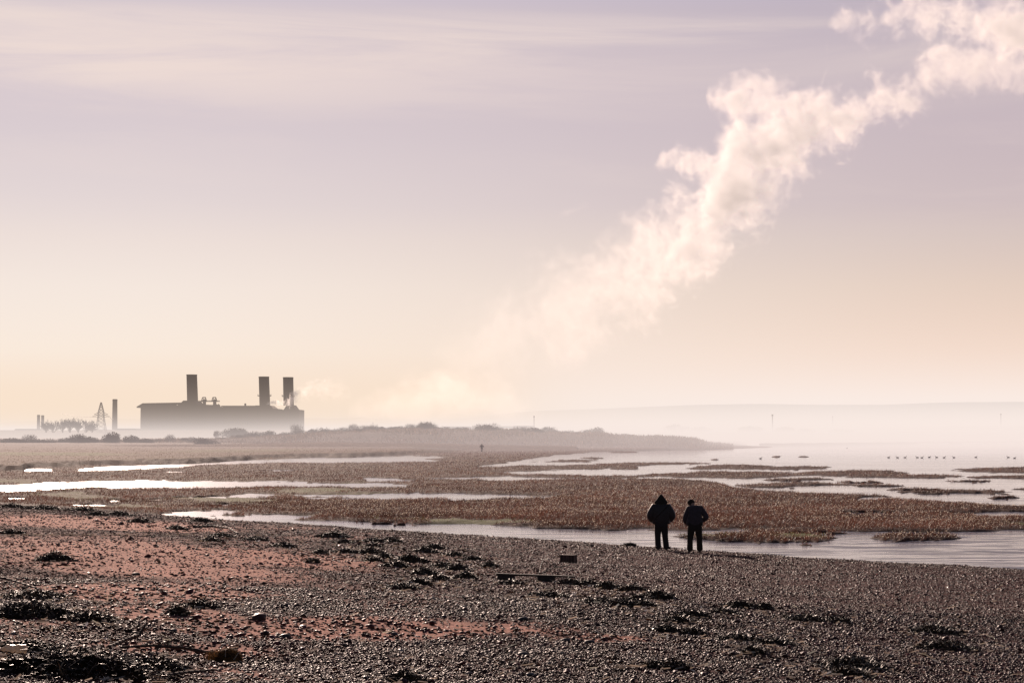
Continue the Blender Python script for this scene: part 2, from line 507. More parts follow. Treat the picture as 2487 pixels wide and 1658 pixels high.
def marsh_s(x, y):
    """>0 vegetation, <0 water; also returns the photo coordinates"""
    u, v = project(x, y, SEA)
    k = (v - HOR)
    un = u + 26 * fbm(x / 9 + 5, y / 14, 3)
    vn = v + k * (.09 * fbm(x / 5.0, y / 9.0 + 3, 4) + .04 * fbm(x / 1.6, y / 1.4, 3) + .03 * fbm(u / 16, v / 2.6, 3))
    s = np.ones_like(x)
    up, lo = np.interp(un, UP[:, 0], UP[:, 1]), np.interp(un, LO[:, 0], LO[:, 1])
    bay = np.minimum((vn - up), (lo - vn)) / (.03 * k + 1)
    bay = np.where(un < 1163, -1, bay)
    s = np.minimum(s, -bay)
    s = np.minimum(s, (np.interp(un, BOT[:, 0], BOT[:, 1]) - v - k * .045 * fbm(x / 2.0, y / 2.5, 3)) / 3.0)
    for u0, v0, u1, v1, h in WATER:
        s = np.minimum(s, -2.2 * lens(un, vn, u0, v0, u1, v1, h))
    for u0, v0, u1, v1, h in ISLE:
        s = np.maximum(s, 2.2 * lens(un, vn, u0, v0, u1, v1, h))
    s = s + .6 * fbm(x / 1.5 + 30, y / 3.0, 3) + .5 * fbm(x / .45, y / .6, 2)
    return np.clip(s, -1, 1), un, vn, u, v


def terrace(un, vn):
    sc = np.interp(un, SCARP[:, 0], SCARP[:, 1])
    return smooth(-.4, 2.4, sc - vn) * (1 - smooth(950, 1200, un))


def marsh_z(x, y):
    s, un, vn, u, v = marsh_s(x, y)
    te = terrace(un, vn)
    z = SEA + np.where(s > 0, .015 + .11 * s, .25 * s) + .04 * fbm(x / .8, y / .8, 2)
    back = smooth(420, 620, y) * (1 - smooth(1640, 1900, u)) * 1.0
    z = np.where(te > 0, np.maximum(z, SEA + .1 + te * .62 + .10 * fbm(x / 3, y / 3, 3)), z) + back
    return z, s, te, un, vn


vs = np.concatenate([1064 + (1075 - 1064) * np.linspace(0, 1, 30), np.linspace(1075, 1400, 560)[1:]])
mr = -SEA * F / (vs[::-1] - HOR)
ma = np.linspace(-.40, .40, 860)
mx, my = polar(ma, mr)
mz, s, te, un, vn = marsh_z(mx, my)
brown = np.array([.082, .036, .026]); mud = np.array([.045, .034, .032]); green = np.array([.115, .125, .028]); straw = np.array([.18, .115, .07])
gm = np.zeros_like(mx)
for u0, v0, u1, v1, h, a in GREEN:
    gm = np.maximum(gm, a * np.clip(lens(un, vn, u0, v0, u1, v1, h) * 2, 0, 1))
gm = np.clip(gm + .5 * fbm(mx / 2.2, my / 4, 3) * (gm > .05) + .6 * np.clip(fbm(mx / 6 + 3, my / 10, 3), 0, 1) * (un < 900), 0, 1)
mc = mud + (brown - mud) * smooth(-.1, .25, s)[..., None]
mc = mc * (1 + .6 * fbm(mx / 3, my / 5, 4))[..., None]
fld = (te * smooth(-.25, .25, fbm(mx / 40, my / 9, 3)))[..., None]
mc = mc + (straw - mc) * fld * .7
mc = mc + (green - mc) * gm[..., None]
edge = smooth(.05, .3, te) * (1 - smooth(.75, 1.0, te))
mc = mc * (1 - .6 * edge[..., None])  # scarp face darkened: its shade is put into the ground colour
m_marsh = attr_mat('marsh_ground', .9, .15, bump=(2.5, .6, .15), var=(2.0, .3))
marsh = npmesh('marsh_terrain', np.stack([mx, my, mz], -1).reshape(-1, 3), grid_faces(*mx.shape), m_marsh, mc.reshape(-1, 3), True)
tag(marsh, 'flat brown salt marsh cut by pools and creeks', kind='structure')

# marsh grass blades (nobody could count them)
NB = 680000
Rr = -SEA * F / (rng.random(NB) ** .8 * (1330 - 1080) + 1080 - HOR)
Aa = rng.uniform(-.34, .34, NB)
gx, gy = np.tan(Aa) * Rr, Rr
gz, s, te, un, vn = marsh_z(gx, gy)
gmk = np.zeros_like(gx)
for u0, v0, u1, v1, h, a in GREEN:
    gmk = np.maximum(gmk, a * np.clip(lens(un, vn, u0, v0, u1, v1, h) * 2, 0, 1))
nzp = fbm(gx / 2.0, gy / 3.0, 3)
ok = (s > .16 - .5 * np.clip(nzp, 0, 1)) & (s > 0.06) & (rng.random(NB) < np.where(te > .2, .35, np.where(gmk > .35, .14, 1.0))) & (SHN[0] * gx + SHN[1] * gy > 50)
gx, gy, gz, Rr, nzp, gmk, te = gx[ok], gy[ok], gz[ok], Rr[ok], nzp[ok], gmk[ok], te[ok]
n = len(gx)
hgt = rng.uniform(.035, .115, n) * np.where(gmk > .3, .55, 1) * (1 + 1.3 * nzp) * np.where(te > .2, .8, 1) * (1 + Rr / 600)
wd = .004 + .00006 * Rr * rng.uniform(.5, 1.4, n)
ang = rng.random(n) * PI
dx, dy = np.cos(ang) * wd, np.sin(ang) * wd
lx, ly = rng.normal(.35, .5, n) * hgt, rng.normal(0, .4, n) * hgt
V = np.stack([np.stack([gx - dx, gy - dy, gz - .03], -1), np.stack([gx + dx, gy + dy, gz - .03], -1),
              np.stack([gx + lx + dx * .5, gy + ly + dy * .5, gz + hgt], -1), np.stack([gx + lx - dx * .5, gy + ly - dy * .5, gz + hgt], -1)], 1)
cb = np.array([.112, .049, .034]) * np.exp(rng.normal(0, .45, (n, 1)))
cb = cb * np.clip(1 + 1.5 * fbm(gx / 6 + 11, gy / 10, 4), .35, 1.9)[:, None]
li = rng.random(n) < np.clip(.07 + .22 * fbm(gx / 3, gy / 6 + 20, 3), .01, .2)
cb[li] = np.array([.85, .60, .48])  # sun glints painted in as pale flecks at the blade tips
gs = (.006 + .000065 * Rr[li]) * rng.uniform(.6, 1.5, li.sum()); tp = V[li][:, 2] + np.array([0, 0, .01])
V[li] = tp[:, None] + gs[:, None, None] * np.array([(-1, 0, -.9), (1, .2, -.7), (.9, .5, .9), (-.8, .3, .7)])[None]
tg = te > .3
cb[tg] = np.array([.17, .125, .065]) * np.exp(rng.normal(0, .3, (int(tg.sum()), 1)))
gg = (rng.random(n) < gmk * .8)
cb[gg] = np.array([.13, .14, .03])
cb = np.clip(cb, .01, .7)
mg = attr_mat('marsh_grass', .5, .35, trans=.45)
go = npmesh('marsh_grass', V.reshape(-1, 3), np.arange(n * 4).reshape(-1, 4), mg, np.repeat(cb[:, None], 4, 1).reshape(-1, 3))
tag(go, 'brown winter marsh grass with sun glints painted as pale flecks', kind='stuff')

# water and wet mud sheet
wm, t = new_mat('water')
P = t.n('ShaderNodeTexCoord').outputs['Object']
mp = t.n('ShaderNodeMapping', None, Vector=P); mp.inputs['Scale'].default_value = (.35, 1.3, 1)
h1 = t.noise(mp.outputs[0], 1.3, 5, .6, .3)
h2 = t.noise(mp.outputs[0], .16, 4, .55, .2)
h3 = t.noise(mp.outputs[0], 5.0, 3, .6)
sep = t.n('ShaderNodeSeparateXYZ', None, Vector=P)
near = t.rng(sep.outputs[1], 190, 70)
hh = t.m('ADD', t.m('MULTIPLY', h1, .10), t.m('ADD', t.m('MULTIPLY', h2, .30), t.m('MULTIPLY', h3, .03)))
bp = t.n('ShaderNodeBump', None, Strength=t.m('MULTIPLY_ADD', near, .17, .05), Distance=.35, Height=hh)
silt_sheen = t.mix(t.rng(h1, .45, .62), (.10, .095, .15, 1), (.40, .38, .50, 1))  # lavender sky sheen put into the base colour of the wet silt
wat = t.n('ShaderNodeBsdfPrincipled', None, Base_Color=silt_sheen, Roughness=t.m('MULTIPLY_ADD', h2, .08, t.m('MULTIPLY', t.rng(sep.outputs[1], 480, 200, .10, 1.0), t.rng(sep.outputs[0], 8, -18, .06, .155))), IOR=1.7, Normal=bp.outputs[0])
wat.inputs['Specular Tint'].default_value = (.86, .84, 1.0, 1)
# ribs of dark wet mud that break the film of water close to the beach
ms = t.n('ShaderNodeMapping', None, Vector=P); ms.inputs['Scale'].default_value = (.30, 1.7, 1); ms.inputs['Rotation'].default_value = (0, 0, .12)
rib = t.noise(ms.outputs[0], 1.0, 7, .68, .5)
lv_ = t.m('MULTIPLY', t.rng(sep.outputs[1], 230, 62, .0, .21), t.rng(sep.outputs[0], -14, 12, .45, 1.0))
mk = t.rng(rib, t.m('SUBTRACT', .66, lv_), t.m('SUBTRACT', .78, lv_))
mudb = t.n('ShaderNodeBsdfPrincipled', None, Base_Color=(.060, .052, .075, 1), Roughness=.42, Normal=bp.outputs[0])
t.n('ShaderNodeOutputMaterial', None, Surface=t.n('ShaderNodeMixShader', None, i0=mk, i1=wat.outputs[0], i2=mudb.outputs[0]).outputs[0])
wv = np.array([(-9000, 20, SEA), (9000, 20, SEA), (9000, 12000, SEA), (-9000, 12000, SEA)])
tag(npmesh('water', wv, np.array([[0, 1, 2, 3]]), wm), 'shallow silvery tidal water spreading to the far shore', kind='structure')

# ------------------------------------------------------------------ far land: dune ridge, plains, hills
def ridge(name, pts, Y, foot, colr, mat, label, kind='structure', zfoot=SEA - .6, rough=.6, back=60, nx=500, stripes=0.0):
    """a low landform whose crest follows pts [(u, v)] at distance Y; its front foot lies at distance foot"""
    pts = np.array(pts, float)
    us = np.linspace(pts[0, 0], pts[-1, 0], nx)
    cv = np.interp(us, pts[:, 0], pts[:, 1])
    X = (us - CU) / F * Y / 1.0
    zt = (HOR - cv) / F * Y
    prof = [(0, 0), (.08, .10), (.2, .24), (.35, .45), (.5, .60), (.65, .80), (.8, .93), (.92, .99), (1, 1), (1.3, .9), (1.8, .4), (2.4, -.2)]
    V = []
    C_ = []
    for d, hf in prof:
        yy = foot + (Y - foot) * d if d <= 1 else Y + back * (d - 1)
        sc = yy / Y
        x = X * sc
        nz = fbm(x / 12, np.full_like(x, yy / 12), 4) * rough * (zt - zfoot) * .4 * math.sin(PI * min(max(d, 0), 1)) + fbm(x / 3, np.full_like(x, yy / 3), 3) * rough * .5
        V.append(np.stack([x, np.full_like(x, yy), zfoot + (zt - zfoot) * hf + nz], -1))
        cc = np.array(colr) * (1 + .9 * fbm(x / 16, np.full_like(x, yy / 5), 4) + stripes * fbm(x / 90, np.full_like(x, yy / 4.0), 2))[:, None]
        C_.append(np.clip(cc, .01, .6))
    V = np.array(V); C_ = np.array(C_)
    o = npmesh(name, V.reshape(-1, 3), grid_faces(len(prof), nx), mat, C_.reshape(-1, 3), True)
    return tag(o, label, kind=kind)


m_land = attr_mat('dune_land', .95, .1, bump=(.6, .8, .6), var=(.35, .35))
DUNE = [(-900, 1066), (-300, 1068), (0, 1067), (120, 1073), (170, 1071), (350, 1068), (420, 1066), (520, 1066), (620, 1060), (700, 1056), (760, 1051), (860, 1046), (930, 1044), (1000, 1040), (1060, 1041), (1100, 1044),
        (1200, 1043), (1290, 1046), (1340, 1049), (1400, 1051), (1450, 1049), (1500, 1056), (1560, 1059), (1600, 1058), (1650, 1061), (1690, 1064), (1720, 1074), (1780, 1080), (1900, 1086)]
dune = ridge('dune_terrain', DUNE, 600, 500, (.13, .078, .06), m_land, 'low grassy dune ridge running out to a point', rough=.75, stripes=.8, nx=900)
FRONT = [(-900, 1085), (0, 1084), (200, 1082), (400, 1079), (560, 1077), (800, 1073), (1000, 1075), (1200, 1079), (1400, 1082)]
ridge('bank_terrain', FRONT, 500, 455, (.16, .10, .07), m_land, 'low reddish bank of rough grass in front of the dunes', rough=.4, zfoot=SEA - .3, stripes=1.0, back=30, nx=700)
m_hill = attr_mat('hill_land', 1, 0, var=(.01, .2))
ridge('plain_terrain', [(-1800, 1046), (0, 1044), (1000, 1045), (1400, 1047), (1640, 1049), (1800, 1049), (2000, 1050), (2487, 1049), (4000, 1046)], 1350, 1000, (.10, .08, .06), m_land, 'flat misty land behind the dunes', back=900, zfoot=SEA - .2, rough=.1)
ridge('far_shore', [(1500, 1048), (1700, 1046), (1950, 1043), (2100, 1039), (2300, 1036), (2487, 1034), (2900, 1030), (3800, 1030)], 2300, 1500, (.10, .08, .065), m_hill, 'pale low shore beyond the water', back=700, zfoot=SEA - .2, rough=.1)
ridge('hills', [(700, 1040), (1150, 1015), (1250, 1003), (1300, 998), (1400, 995), (1500, 991), (1600, 987), (1700, 983), (1850, 981), (1980, 983), (2150, 983), (2250, 979), (2330, 977), (2487, 976), (2800, 970), (4200, 985)], 5600, 4200, (.035, .032, .03), m_hill,
      'long faint wooded hill fading into the haze', back=1500, rough=.12, zfoot=SEA, nx=900)
ridge('hills', [(-2500, 1000), (-600, 1016), (0, 1026), (60, 1022), (200, 1020), (300, 1017), (450, 1019), (600, 1014), (720, 1014), (800, 1016), (880, 1014), (960, 1022), (1080, 1036), (1200, 1046)], 5200, 4200, (.035, .032, .03), m_hill,
      'faint pale hills behind the power station', back=1500, rough=.12, zfoot=SEA, nx=900)

# dune grass: short blades that roughen the crest and slopes
pts = np.array(DUNE, float)
n = 26000
us = rng.uniform(-300, 1780, n); fr = rng.random(n)
zt = (HOR - np.interp(us, pts[:, 0], pts[:, 1])) / F * 600
yy = 500 + 100 * fr
xx = (us - CU) / F * yy
pr = np.array([(0, 0), (.08, .10), (.2, .24), (.35, .45), (.5, .60), (.65, .80), (.8, .93), (.92, .99), (1, 1)])
zz = (SEA - .6) + (zt - SEA + .6) * np.interp(fr, pr[:, 0], pr[:, 1]) - .15
hgt = rng.uniform(.3, .9, n); wd = rng.uniform(.06, .16, n)
V = np.stack([np.stack([xx - wd, yy, zz], -1), np.stack([xx + wd, yy, zz], -1), np.stack([xx + rng.normal(0, .3, n), yy, zz + hgt], -1)], 1)
cb = np.array([.15, .105, .075]) * np.exp(rng.normal(0, .4, (n, 1)))
tag(npmesh('dune_grass', V.reshape(-1, 3), np.arange(n * 3).reshape(-1, 3), mg, np.clip(np.repeat(cb[:, None], 3, 1).reshape(-1, 3), .02, .5)), 'rough dry grass over the dunes', kind='stuff')

# ------------------------------------------------------------------ shrubs and trees
m_leaf = attr_mat('shrub_leaf', .8, .15, trans=.25)
m_bark = simple('bark', (.06, .045, .038), .9)


def shrub_meshes(seed, twiggy):
    """unit shrub: half width 1, height 1"""
    r = np.random.default_rng(seed)
    lumps = [(r.uniform(-.62, .62), r.uniform(-.5, .5), r.uniform(.22, .62), r.uniform(.26, .44)) for _ in range(10)] + [(0, 0, .52, .48)]
    Vs, Cs = [], []
    for lx, ly, lz, lr in lumps:
        k = int((120 if twiggy else 210) * lr / .35)
        d = r.normal(size=(k, 3)); d /= np.linalg.norm(d, axis=1)[:, None]
        rad = lr * (r.random(k) ** .35)
        c = np.array([lx, ly, lz]) + d * rad[:, None] * np.array([1, 1, .9])
        c[:, 2] = np.clip(c[:, 2], .01, 1.0)
        if twiggy:
            tip = c + (d * .13 + np.array([0, 0, .12])) * r.uniform(.5, 1.3, (k, 1))
            side = np.cross(d, r.normal(size=(k, 3))); side /= np.linalg.norm(side, axis=1)[:, None]
            tri = np.stack([c - side * .013, c + side * .013, tip], 1)
        else:
            a, b_ = r.normal(size=(k, 3)) * .055, r.normal(size=(k, 3)) * .055
            tri = np.stack([c, c + a, c + b_], 1)
        Vs.append(tri.reshape(-1, 3))
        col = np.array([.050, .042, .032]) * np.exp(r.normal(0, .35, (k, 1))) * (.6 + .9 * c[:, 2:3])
        Cs.append(np.repeat(col[:, None], 3, 1).reshape(-1, 3))
    V = np.concatenate(Vs); C_ = np.concatenate(Cs)
    st = MB()
    for q in range(6):
        a = q * 1.05 + seed
        p = Vector((.05 * math.cos(a), .05 * math.sin(a), 0)); m_ = Vector((.25 * math.cos(a), .25 * math.sin(a), .3)); e_ = Vector((.5 * math.cos(a), .4 * math.sin(a), .62))
        st.rod(p, m_, .03, .02); st.rod(m_, e_, .02, .006)
    return V, np.arange(len(V)).reshape(-1, 3), C_, st


PROTO = {}
for kind in (0, 1):
    for q in range(4):
        V, Fc, C_, st = shrub_meshes(q * 3 + kind * 50 + 1, kind)
        cm = npmesh('crown', V, Fc, m_leaf, C_)
        sm = st.build('stem', m_bark)
        PROTO[kind, q] = (cm.data, sm.data)
        bpy.data.objects.remove(cm); bpy.data.objects.remove(sm)

SHRUBS = [  # u, top v, base v, width, distance, twiggy, label
    (28, 1062, 1082, 80, 560, 0, 'dark low shrub at the left edge of the dune ridge'), (66, 1057, 1080, 56, 565, 1, 'spiky dark shrub near the left end of the dunes, below the two small chimneys'),
    (118, 1066, 1082, 60, 560, 1, 'sparse twiggy shrub in the dip left of two round dark bushes'), (160, 1062, 1082, 50, 565, 0, 'small shrub leaning on the left side of a rounded dark bush'),
    (194, 1052, 1082, 64, 560, 0, 'rounded dark bush on the dunes below the bare trees'), (228, 1061, 1082, 48, 562, 0, 'low dark shrub between the two tallest dark bushes'),
    (272, 1047, 1082, 62, 560, 0, 'tallest dark domed bush below the slender grey chimney'), (317, 1056, 1080, 50, 562, 0, 'dark bush just right of the tall domed bush'),
    (352, 1063, 1080, 50, 562, 0, 'small flat bush left of the station, at the foot of the mist'), (412, 1057, 1078, 40, 570, 1, 'tufted bush in front of the station, below its left chimney'),
    (465, 1060, 1076, 60, 572, 0, 'grey bush in front of the lattice tower of the station'), (498, 1064, 1087, 80, 530, 0, 'wide dark bush low on the dune front below the station'),
    (525, 1046, 1064, 26, 640, 1, 'thin spiky bush rising in the mist before the station'), (565, 1038, 1066, 90, 680, 0, 'large misty mound of bushes before the station turbine block'), (606, 1050, 1072, 46, 600, 0, 'round bush below the middle chimney of the station'),
    (655, 1054, 1072, 64, 600, 0, 'flat dark bush below the right end of the station'), (690, 1048, 1072, 60, 610, 0, 'bush at the right foot of the station'),
    (724, 1033, 1060, 52, 640, 1, 'bare twiggy bush just right of the station wall'), (776, 1037, 1062, 62, 620, 0, 'leafy dark bush right of the bare twiggy bush'), (828, 1043, 1062, 50, 640, 1, 'pale bush in a dip of the dune crest'),
    (862, 1032, 1060, 64, 640, 1, 'broad bare bush on the dune crest, left of a pair'), (906, 1034, 1058, 54, 640, 1, 'broad bare bush on the dune crest, right of a pair'), (908, 1057, 1070, 50, 560, 0, 'small very dark bush low on the dune slope'),
    (955, 1044, 1062, 50, 640, 0, 'pale bush left of the highest crest bush'), (1032, 1025, 1052, 80, 640, 1, 'highest bushy clump on the dune crest near the warehouses'), (1080, 1035, 1056, 60, 640, 0, 'lower bush on the right flank of the highest clump'),
    (1124, 1058, 1074, 40, 560, 0, 'small bush on the dune slope near the lone walker'), (1182, 1030, 1050, 60, 700, 1, 'pale bare bush in front of the warehouse gap'), (1260, 1048, 1068, 66, 600, 0, 'flat bush on the slope below the thin mast'),
    (1310, 1043, 1062, 60, 640, 0, 'low bush just right of the thin mast'), (1385, 1044, 1064, 66, 640, 0, 'bush on the dune crest left of a pointed bush'), (1447, 1037, 1062, 62, 640, 0, 'pointed bush nearest the right end of the dunes'), (1520, 1052, 1070, 70, 620, 0, 'last low bush before the dunes drop to the water'),
    (1642, 1032, 1052, 70, 1350, 1, 'faint clump of trees above the tip of the dunes'), (1700, 1037, 1052, 60, 1350, 1, 'faint low scrub in the mist above the dune point'), (1824, 1034, 1052, 76, 1350, 0, 'faint rounded trees left of the far tall mast'),
    (1906, 1035, 1052, 60, 1350, 0, 'faint pointed trees just right of the far tall mast'), (1960, 1040, 1052, 60, 1350, 0, 'faint low trees second to the right of the far tall mast'), (2040, 1041, 1053, 80, 1350, 0, 'faintest low trees along the far shore')]
for q in range(34):
    u_ = 540 + q * 27 + random.uniform(-9, 9)
    cr_ = float(np.interp(u_, [d_[0] for d_ in DUNE], [d_[1] for d_ in DUNE]))
    hh_ = random.uniform(8, 20)
    SHRUBS.append((u_, cr_ - hh_ + 6, cr_ + 8, random.uniform(38, 70), random.uniform(585, 625), q % 2, 'low scrubby bush in the continuous cover along the dune crest'))
for q in range(16):
    u_ = -20 + q * 38 + random.uniform(-10, 10)
    SHRUBS.append((u_, 1066 + random.uniform(-3, 4), 1082, random.uniform(50, 80), random.uniform(555, 580), 0, 'low dark scrub filling the left dune ridge between the bushes'))
for i, (u, vt, vb, wpx, Y, tw, lab) in enumerate(SHRUBS):
    p = at(u, vb, Y)
    o = thing('shrub', lab, 'shrub', p, random.uniform(0, 6), 'shrubs along the dune ridge')
    hw = wpx / F * Y * .55; h = (vb - vt) / F * Y * 1.05
    cd, sd2 = PROTO[tw, i % 4]
    for nm, d in (('crown', cd), ('stem', sd2)):
        c = bpy.data.objects.new(nm, d); COL.objects.link(c); c.parent = o
    o.scale = (hw, hw, h)


def bare_tree(seed, H):
    r = random.Random(seed)
    tr, cr = MB(), MB()

    def grow(p, d, L, rad, lev):
        q = p + d * L
        (tr if lev == 0 else cr).rod(p, q, rad, rad * .65, 4 if lev < 2 else 3)
        if lev >= 4:
            return
        for _ in range(3):
            nd = (d + Vector((r.gauss(0, .34), r.gauss(0, .34), r.gauss(.12, .2)))).normalized()
            grow(p + d * L * r.uniform(.15, 1.0), nd, L * r.uniform(.66, .86), max(rad * .58, .05), lev + 1)
    for _ in range(9):
        grow(Vector((r.uniform(-.35, .35), r.uniform(-.5, .5), 0)), Vector((r.gauss(0, .42), r.gauss(0, .42), 1)).normalized(), H * r.uniform(.20, .30), H * .012, 0)
    return tr, cr


TREES = [(112, 1020, 1050, 'leftmost bare tree, beside the two small chimneys'), (130, 1016, 1050, 'second bare tree from the left of the row'), (152, 1010, 1050, 'bare tree left of the middle of the row'), (170, 1009, 1050, 'middle bare tree with a broad twiggy crown'),
         (190, 1010, 1050, 'bare tree right of the middle of the row'), (208, 1014, 1050, 'bare tree next to last of the row'), (224, 1020, 1050, 'rightmost bare tree, beside the lattice pylon')]
for i, (u, vt, vb, lab) in enumerate(TREES):
    Y = 960
    p = at(u, vb, Y); H = (vb - vt) / F * Y * 1.3
    o = thing('bare_tree', lab, 'tree', p, 0, 'bare trees in the mist left of the station')
    tr, cr = bare_tree(i + 3, H)
    tr.build('trunk', m_bark, o); cr.build('crown', m_bark, o)

# ------------------------------------------------------------------ power station
YS = 1500.0
m_conc = simple('station_cladding', (.11, .066, .032), .85, .18, .06)
m_dark = simple('station_steel', (.06, .04, .025), .7, .2, .2)
m_roof = simple('station_roof', (.09, .055, .03), .8, .2, .1)
G0 = -4.0


def sx_(cx): return (300 + cx / 4.9 - CU) / F * YS       # from measurements on the enlarged view
def sz_(cy): return (HOR - (890 + cy / 4.9)) / F * YS


ps = thing('power_station', 'large hazy power station with three tall chimneys in the mist', 'power station', (sx_(1100), YS, G0))
def part(mb, name, mat, parent=ps):
    o = mb.build(name, mat)
    if parent is ps:
        return rooted(o, ps)
    o.parent = parent
    return o


def block(c0, c1, ctop, depth, ribs):
    b = MB(); b.box(sx_(c0), sx_(c1), YS, YS + depth, G0, sz_(ctop))
    w_ = part(b, 'wall', m_conc)
    b = MB()
    for c in ribs:
        b.box(sx_(c) - .5, sx_(c) + .5, YS - .9, YS - .003, G0, sz_(ctop) - .4)
    if ribs:
        part(b, 'cladding_rib', m_dark, w_)
    return w_


block(205, 850, 488, 42, (240, 322, 420, 515, 608, 700, 790))
block(862, 1140, 474, 30, (965, 1075))
block(905, 985, 452, 20, ())
block(1030, 1108, 456, 20, ())
block(1176, 1815, 500, 42, (1200, 1370, 1480, 1600))
block(1817, 2090, 512, 38, (1985,))
b = MB(); b.prism([(sx_(170), sz_(490)), (sx_(168), sz_(478)), (sx_(240), sz_(436)), (sx_(700), sz_(428)), (sx_(700), sz_(440)), (sx_(250), sz_(446)), (sx_(262), sz_(464)), (sx_(640), sz_(464)), (sx_(690), sz_(440)), (sx_(720), sz_(440)), (sx_(720), sz_(489)), (sx_(200), sz_(489))][::-1], YS - 4, YS + 46)
part(b, 'roof', m_roof)
for c in (390, 455, 530):
    b = MB(); b.box(sx_(c), sx_(c + 26), YS - 3, YS + 30, sz_(463), sz_(442))
    part(b, 'roof_vent', m_roof)
b = MB(); b.box(sx_(1158), sx_(1530), YS - 2.5, YS + 44, sz_(500) + .02, sz_(486)); b.box(sx_(1158), sx_(1600), YS + 2, YS + 44, sz_(474), sz_(464)); b.box(sx_(1165), sx_(1590), YS + 8, YS + 40, sz_(486), sz_(474))
part(b, 'roof', m_roof)
b = MB(); b.prism([(sx_(1500), sz_(500)), (sx_(1575), sz_(462)), (sx_(1740), sz_(462)), (sx_(1790), sz_(500))], YS - 3, YS + 30)
part(b, 'chimney_hood', m_conc)
b = MB(); b.prism([(sx_(690), sz_(488)), (sx_(690), sz_(440)), (sx_(725), sz_(405)), (sx_(850), sz_(405)), (sx_(880), sz_(445)), (sx_(880), sz_(488))], YS - 5, YS + 30)
part(b, 'chimney_hood', m_conc)
b = MB(); b.prism([(sx_(1900), sz_(512)), (sx_(1935), sz_(455)), (sx_(2005), sz_(455)), (sx_(2045), sz_(512))], YS + 4, YS + 30)
part(b, 'chimney_hood', m_conc)
for c0, c1, d0, d1, ct, cb_, pl in ((712, 838, 722, 853, 88, 410, None), (1580, 1704, 1592, 1720, 113, 465, 345), (1872, 1995, 1880, 2004, 120, 460, 350)):
    b = MB()
    r1, r0 = (sx_(c1) - sx_(c0)) / 2, (sx_(d1) - sx_(d0)) / 2
    xt, xb = (sx_(c0) + sx_(c1)) / 2, (sx_(d0) + sx_(d1)) / 2
    b.lathe(0, 0, [(r0, sz_(cb_)), (r1 * 1.0, sz_(ct) - .8), (r1 * 1.03, sz_(ct) - .75), (r1 * 1.03, sz_(ct))], 28, .055)
    b.V = [(x + xb + (xt - xb) * (z - sz_(cb_)) / (sz_(ct) - sz_(cb_)), y + YS + 14, z) for x, y, z in b.V]
    ch = part(b, 'chimney', m_conc)
    if pl:
        b = MB(); b.lathe(xb * .6 + xt * .4, YS + 14, [(r0 * 1.28, sz_(pl) - .25), (r0 * 1.28, sz_(pl) + .15)], 20)
        for k in range(14):
            a = 2 * PI * k / 14
            x, y = xb * .6 + xt * .4 + r0 * 1.26 * math.cos(a), YS + 14 + r0 * 1.26 * math.sin(a)
            b.rod((x, y, sz_(pl)), (x, y, sz_(pl) + 1.2), .12)
        part(b, 'platform', m_dark, ch)
b = MB(); b.lathe(sx_(1425), YS + 12, [(.75, sz_(466)), (.75, sz_(440)), (.5, sz_(434))], 10)
part(b, 'flue', m_dark)
for c in (945, 1068):          # two exhaust silencers under open frames
    x = sx_(c)
    b = MB(); b.lathe(x, YS + 8, [(1.2, sz_(470)), (1.2, sz_(418)), (1.75, sz_(412)), (1.7, sz_(398)), (1.0, sz_(388))], 14)
    for dx in (-1.9, 1.9):
        b.rod((x + dx * .5, YS + 8, sz_(470)), (x + dx * .55, YS + 8, sz_(415)), .25)
    vt_ = part(b, 'exhaust_stack', m_dark)
    b = MB()
    for sgn in (-1, 1):
        b.rod((x + sgn * 1.9, YS + 6, sz_(408)), (x + sgn * 1.1, YS + 6, sz_(364)), .36)
        b.rod((x + sgn * 1.1, YS + 6, sz_(364)), (x + sgn * .6, YS + 6, sz_(372)), .3)
        b.rod((x + sgn * .6, YS + 6, sz_(372)), (x + sgn * .5, YS + 6, sz_(395)), .25)
    b.rod((x - 1.1, YS + 6, sz_(364)), (x + 1.1, YS + 6, sz_(364)), .3)
    b.rod((x - 4, YS + 6, sz_(412)), (x + 4, YS + 6, sz_(412)), .34)
    for dx in np.linspace(-4, 4, 7):
        b.rod((x + dx, YS + 6, sz_(412)), (x + dx, YS + 6, sz_(402)), .16)
    b.rod((x - 4, YS + 6, sz_(402)), (x + 4, YS + 6, sz_(402)), .09)
    part(b, 'access_frame', m_dark, vt_)
b = MB()
x0, x1 = sx_(822), sx_(880)
zz = np.linspace(G0, sz_(450), 9)
for x in (x0, x1):
    for y in (YS - 7, YS - 2.5):
        b.rod((x, y, G0), (x, y, sz_(450)), .42)
for a_, c_ in zip(zz[:-1], zz[1:]):
    b.rod((x0, YS - 7, a_), (x1, YS - 7, c_), .26); b.rod((x1, YS - 7, a_), (x0, YS - 7, c_), .26); b.rod((x0, YS - 7, c_), (x1, YS - 7, c_), .3)
part(b, 'lattice_tower', m_dark)
b = MB()
for c, r in ((1152, .55), (1132, .3)):
    b.rod((sx_(c), YS - 4, G0), (sx_(c), YS - 4, sz_(462)), r, r, 8); b.rod((sx_(c), YS - 4, sz_(462)), (sx_(c) - 1.2, YS - 4, sz_(450)), r, r, 8)
b.rod((sx_(c) - 1.2, YS - 4, sz_(450)), (sx_(1095), YS - 4, sz_(452)), .3, .3, 8)
part(b, 'pipe', m_dark)
b = MB()
for k in range(16):
    c = 830 + k * 20
    b.rod((sx_(c), YS - 1, sz_(470)), (sx_(c), YS - 1, sz_(448 + (k % 3) * 6)), .16)
b.rod((sx_(830), YS - 1, sz_(454)), (sx_(1140), YS - 1, sz_(458)), .14)
part(b, 'railing', m_dark)
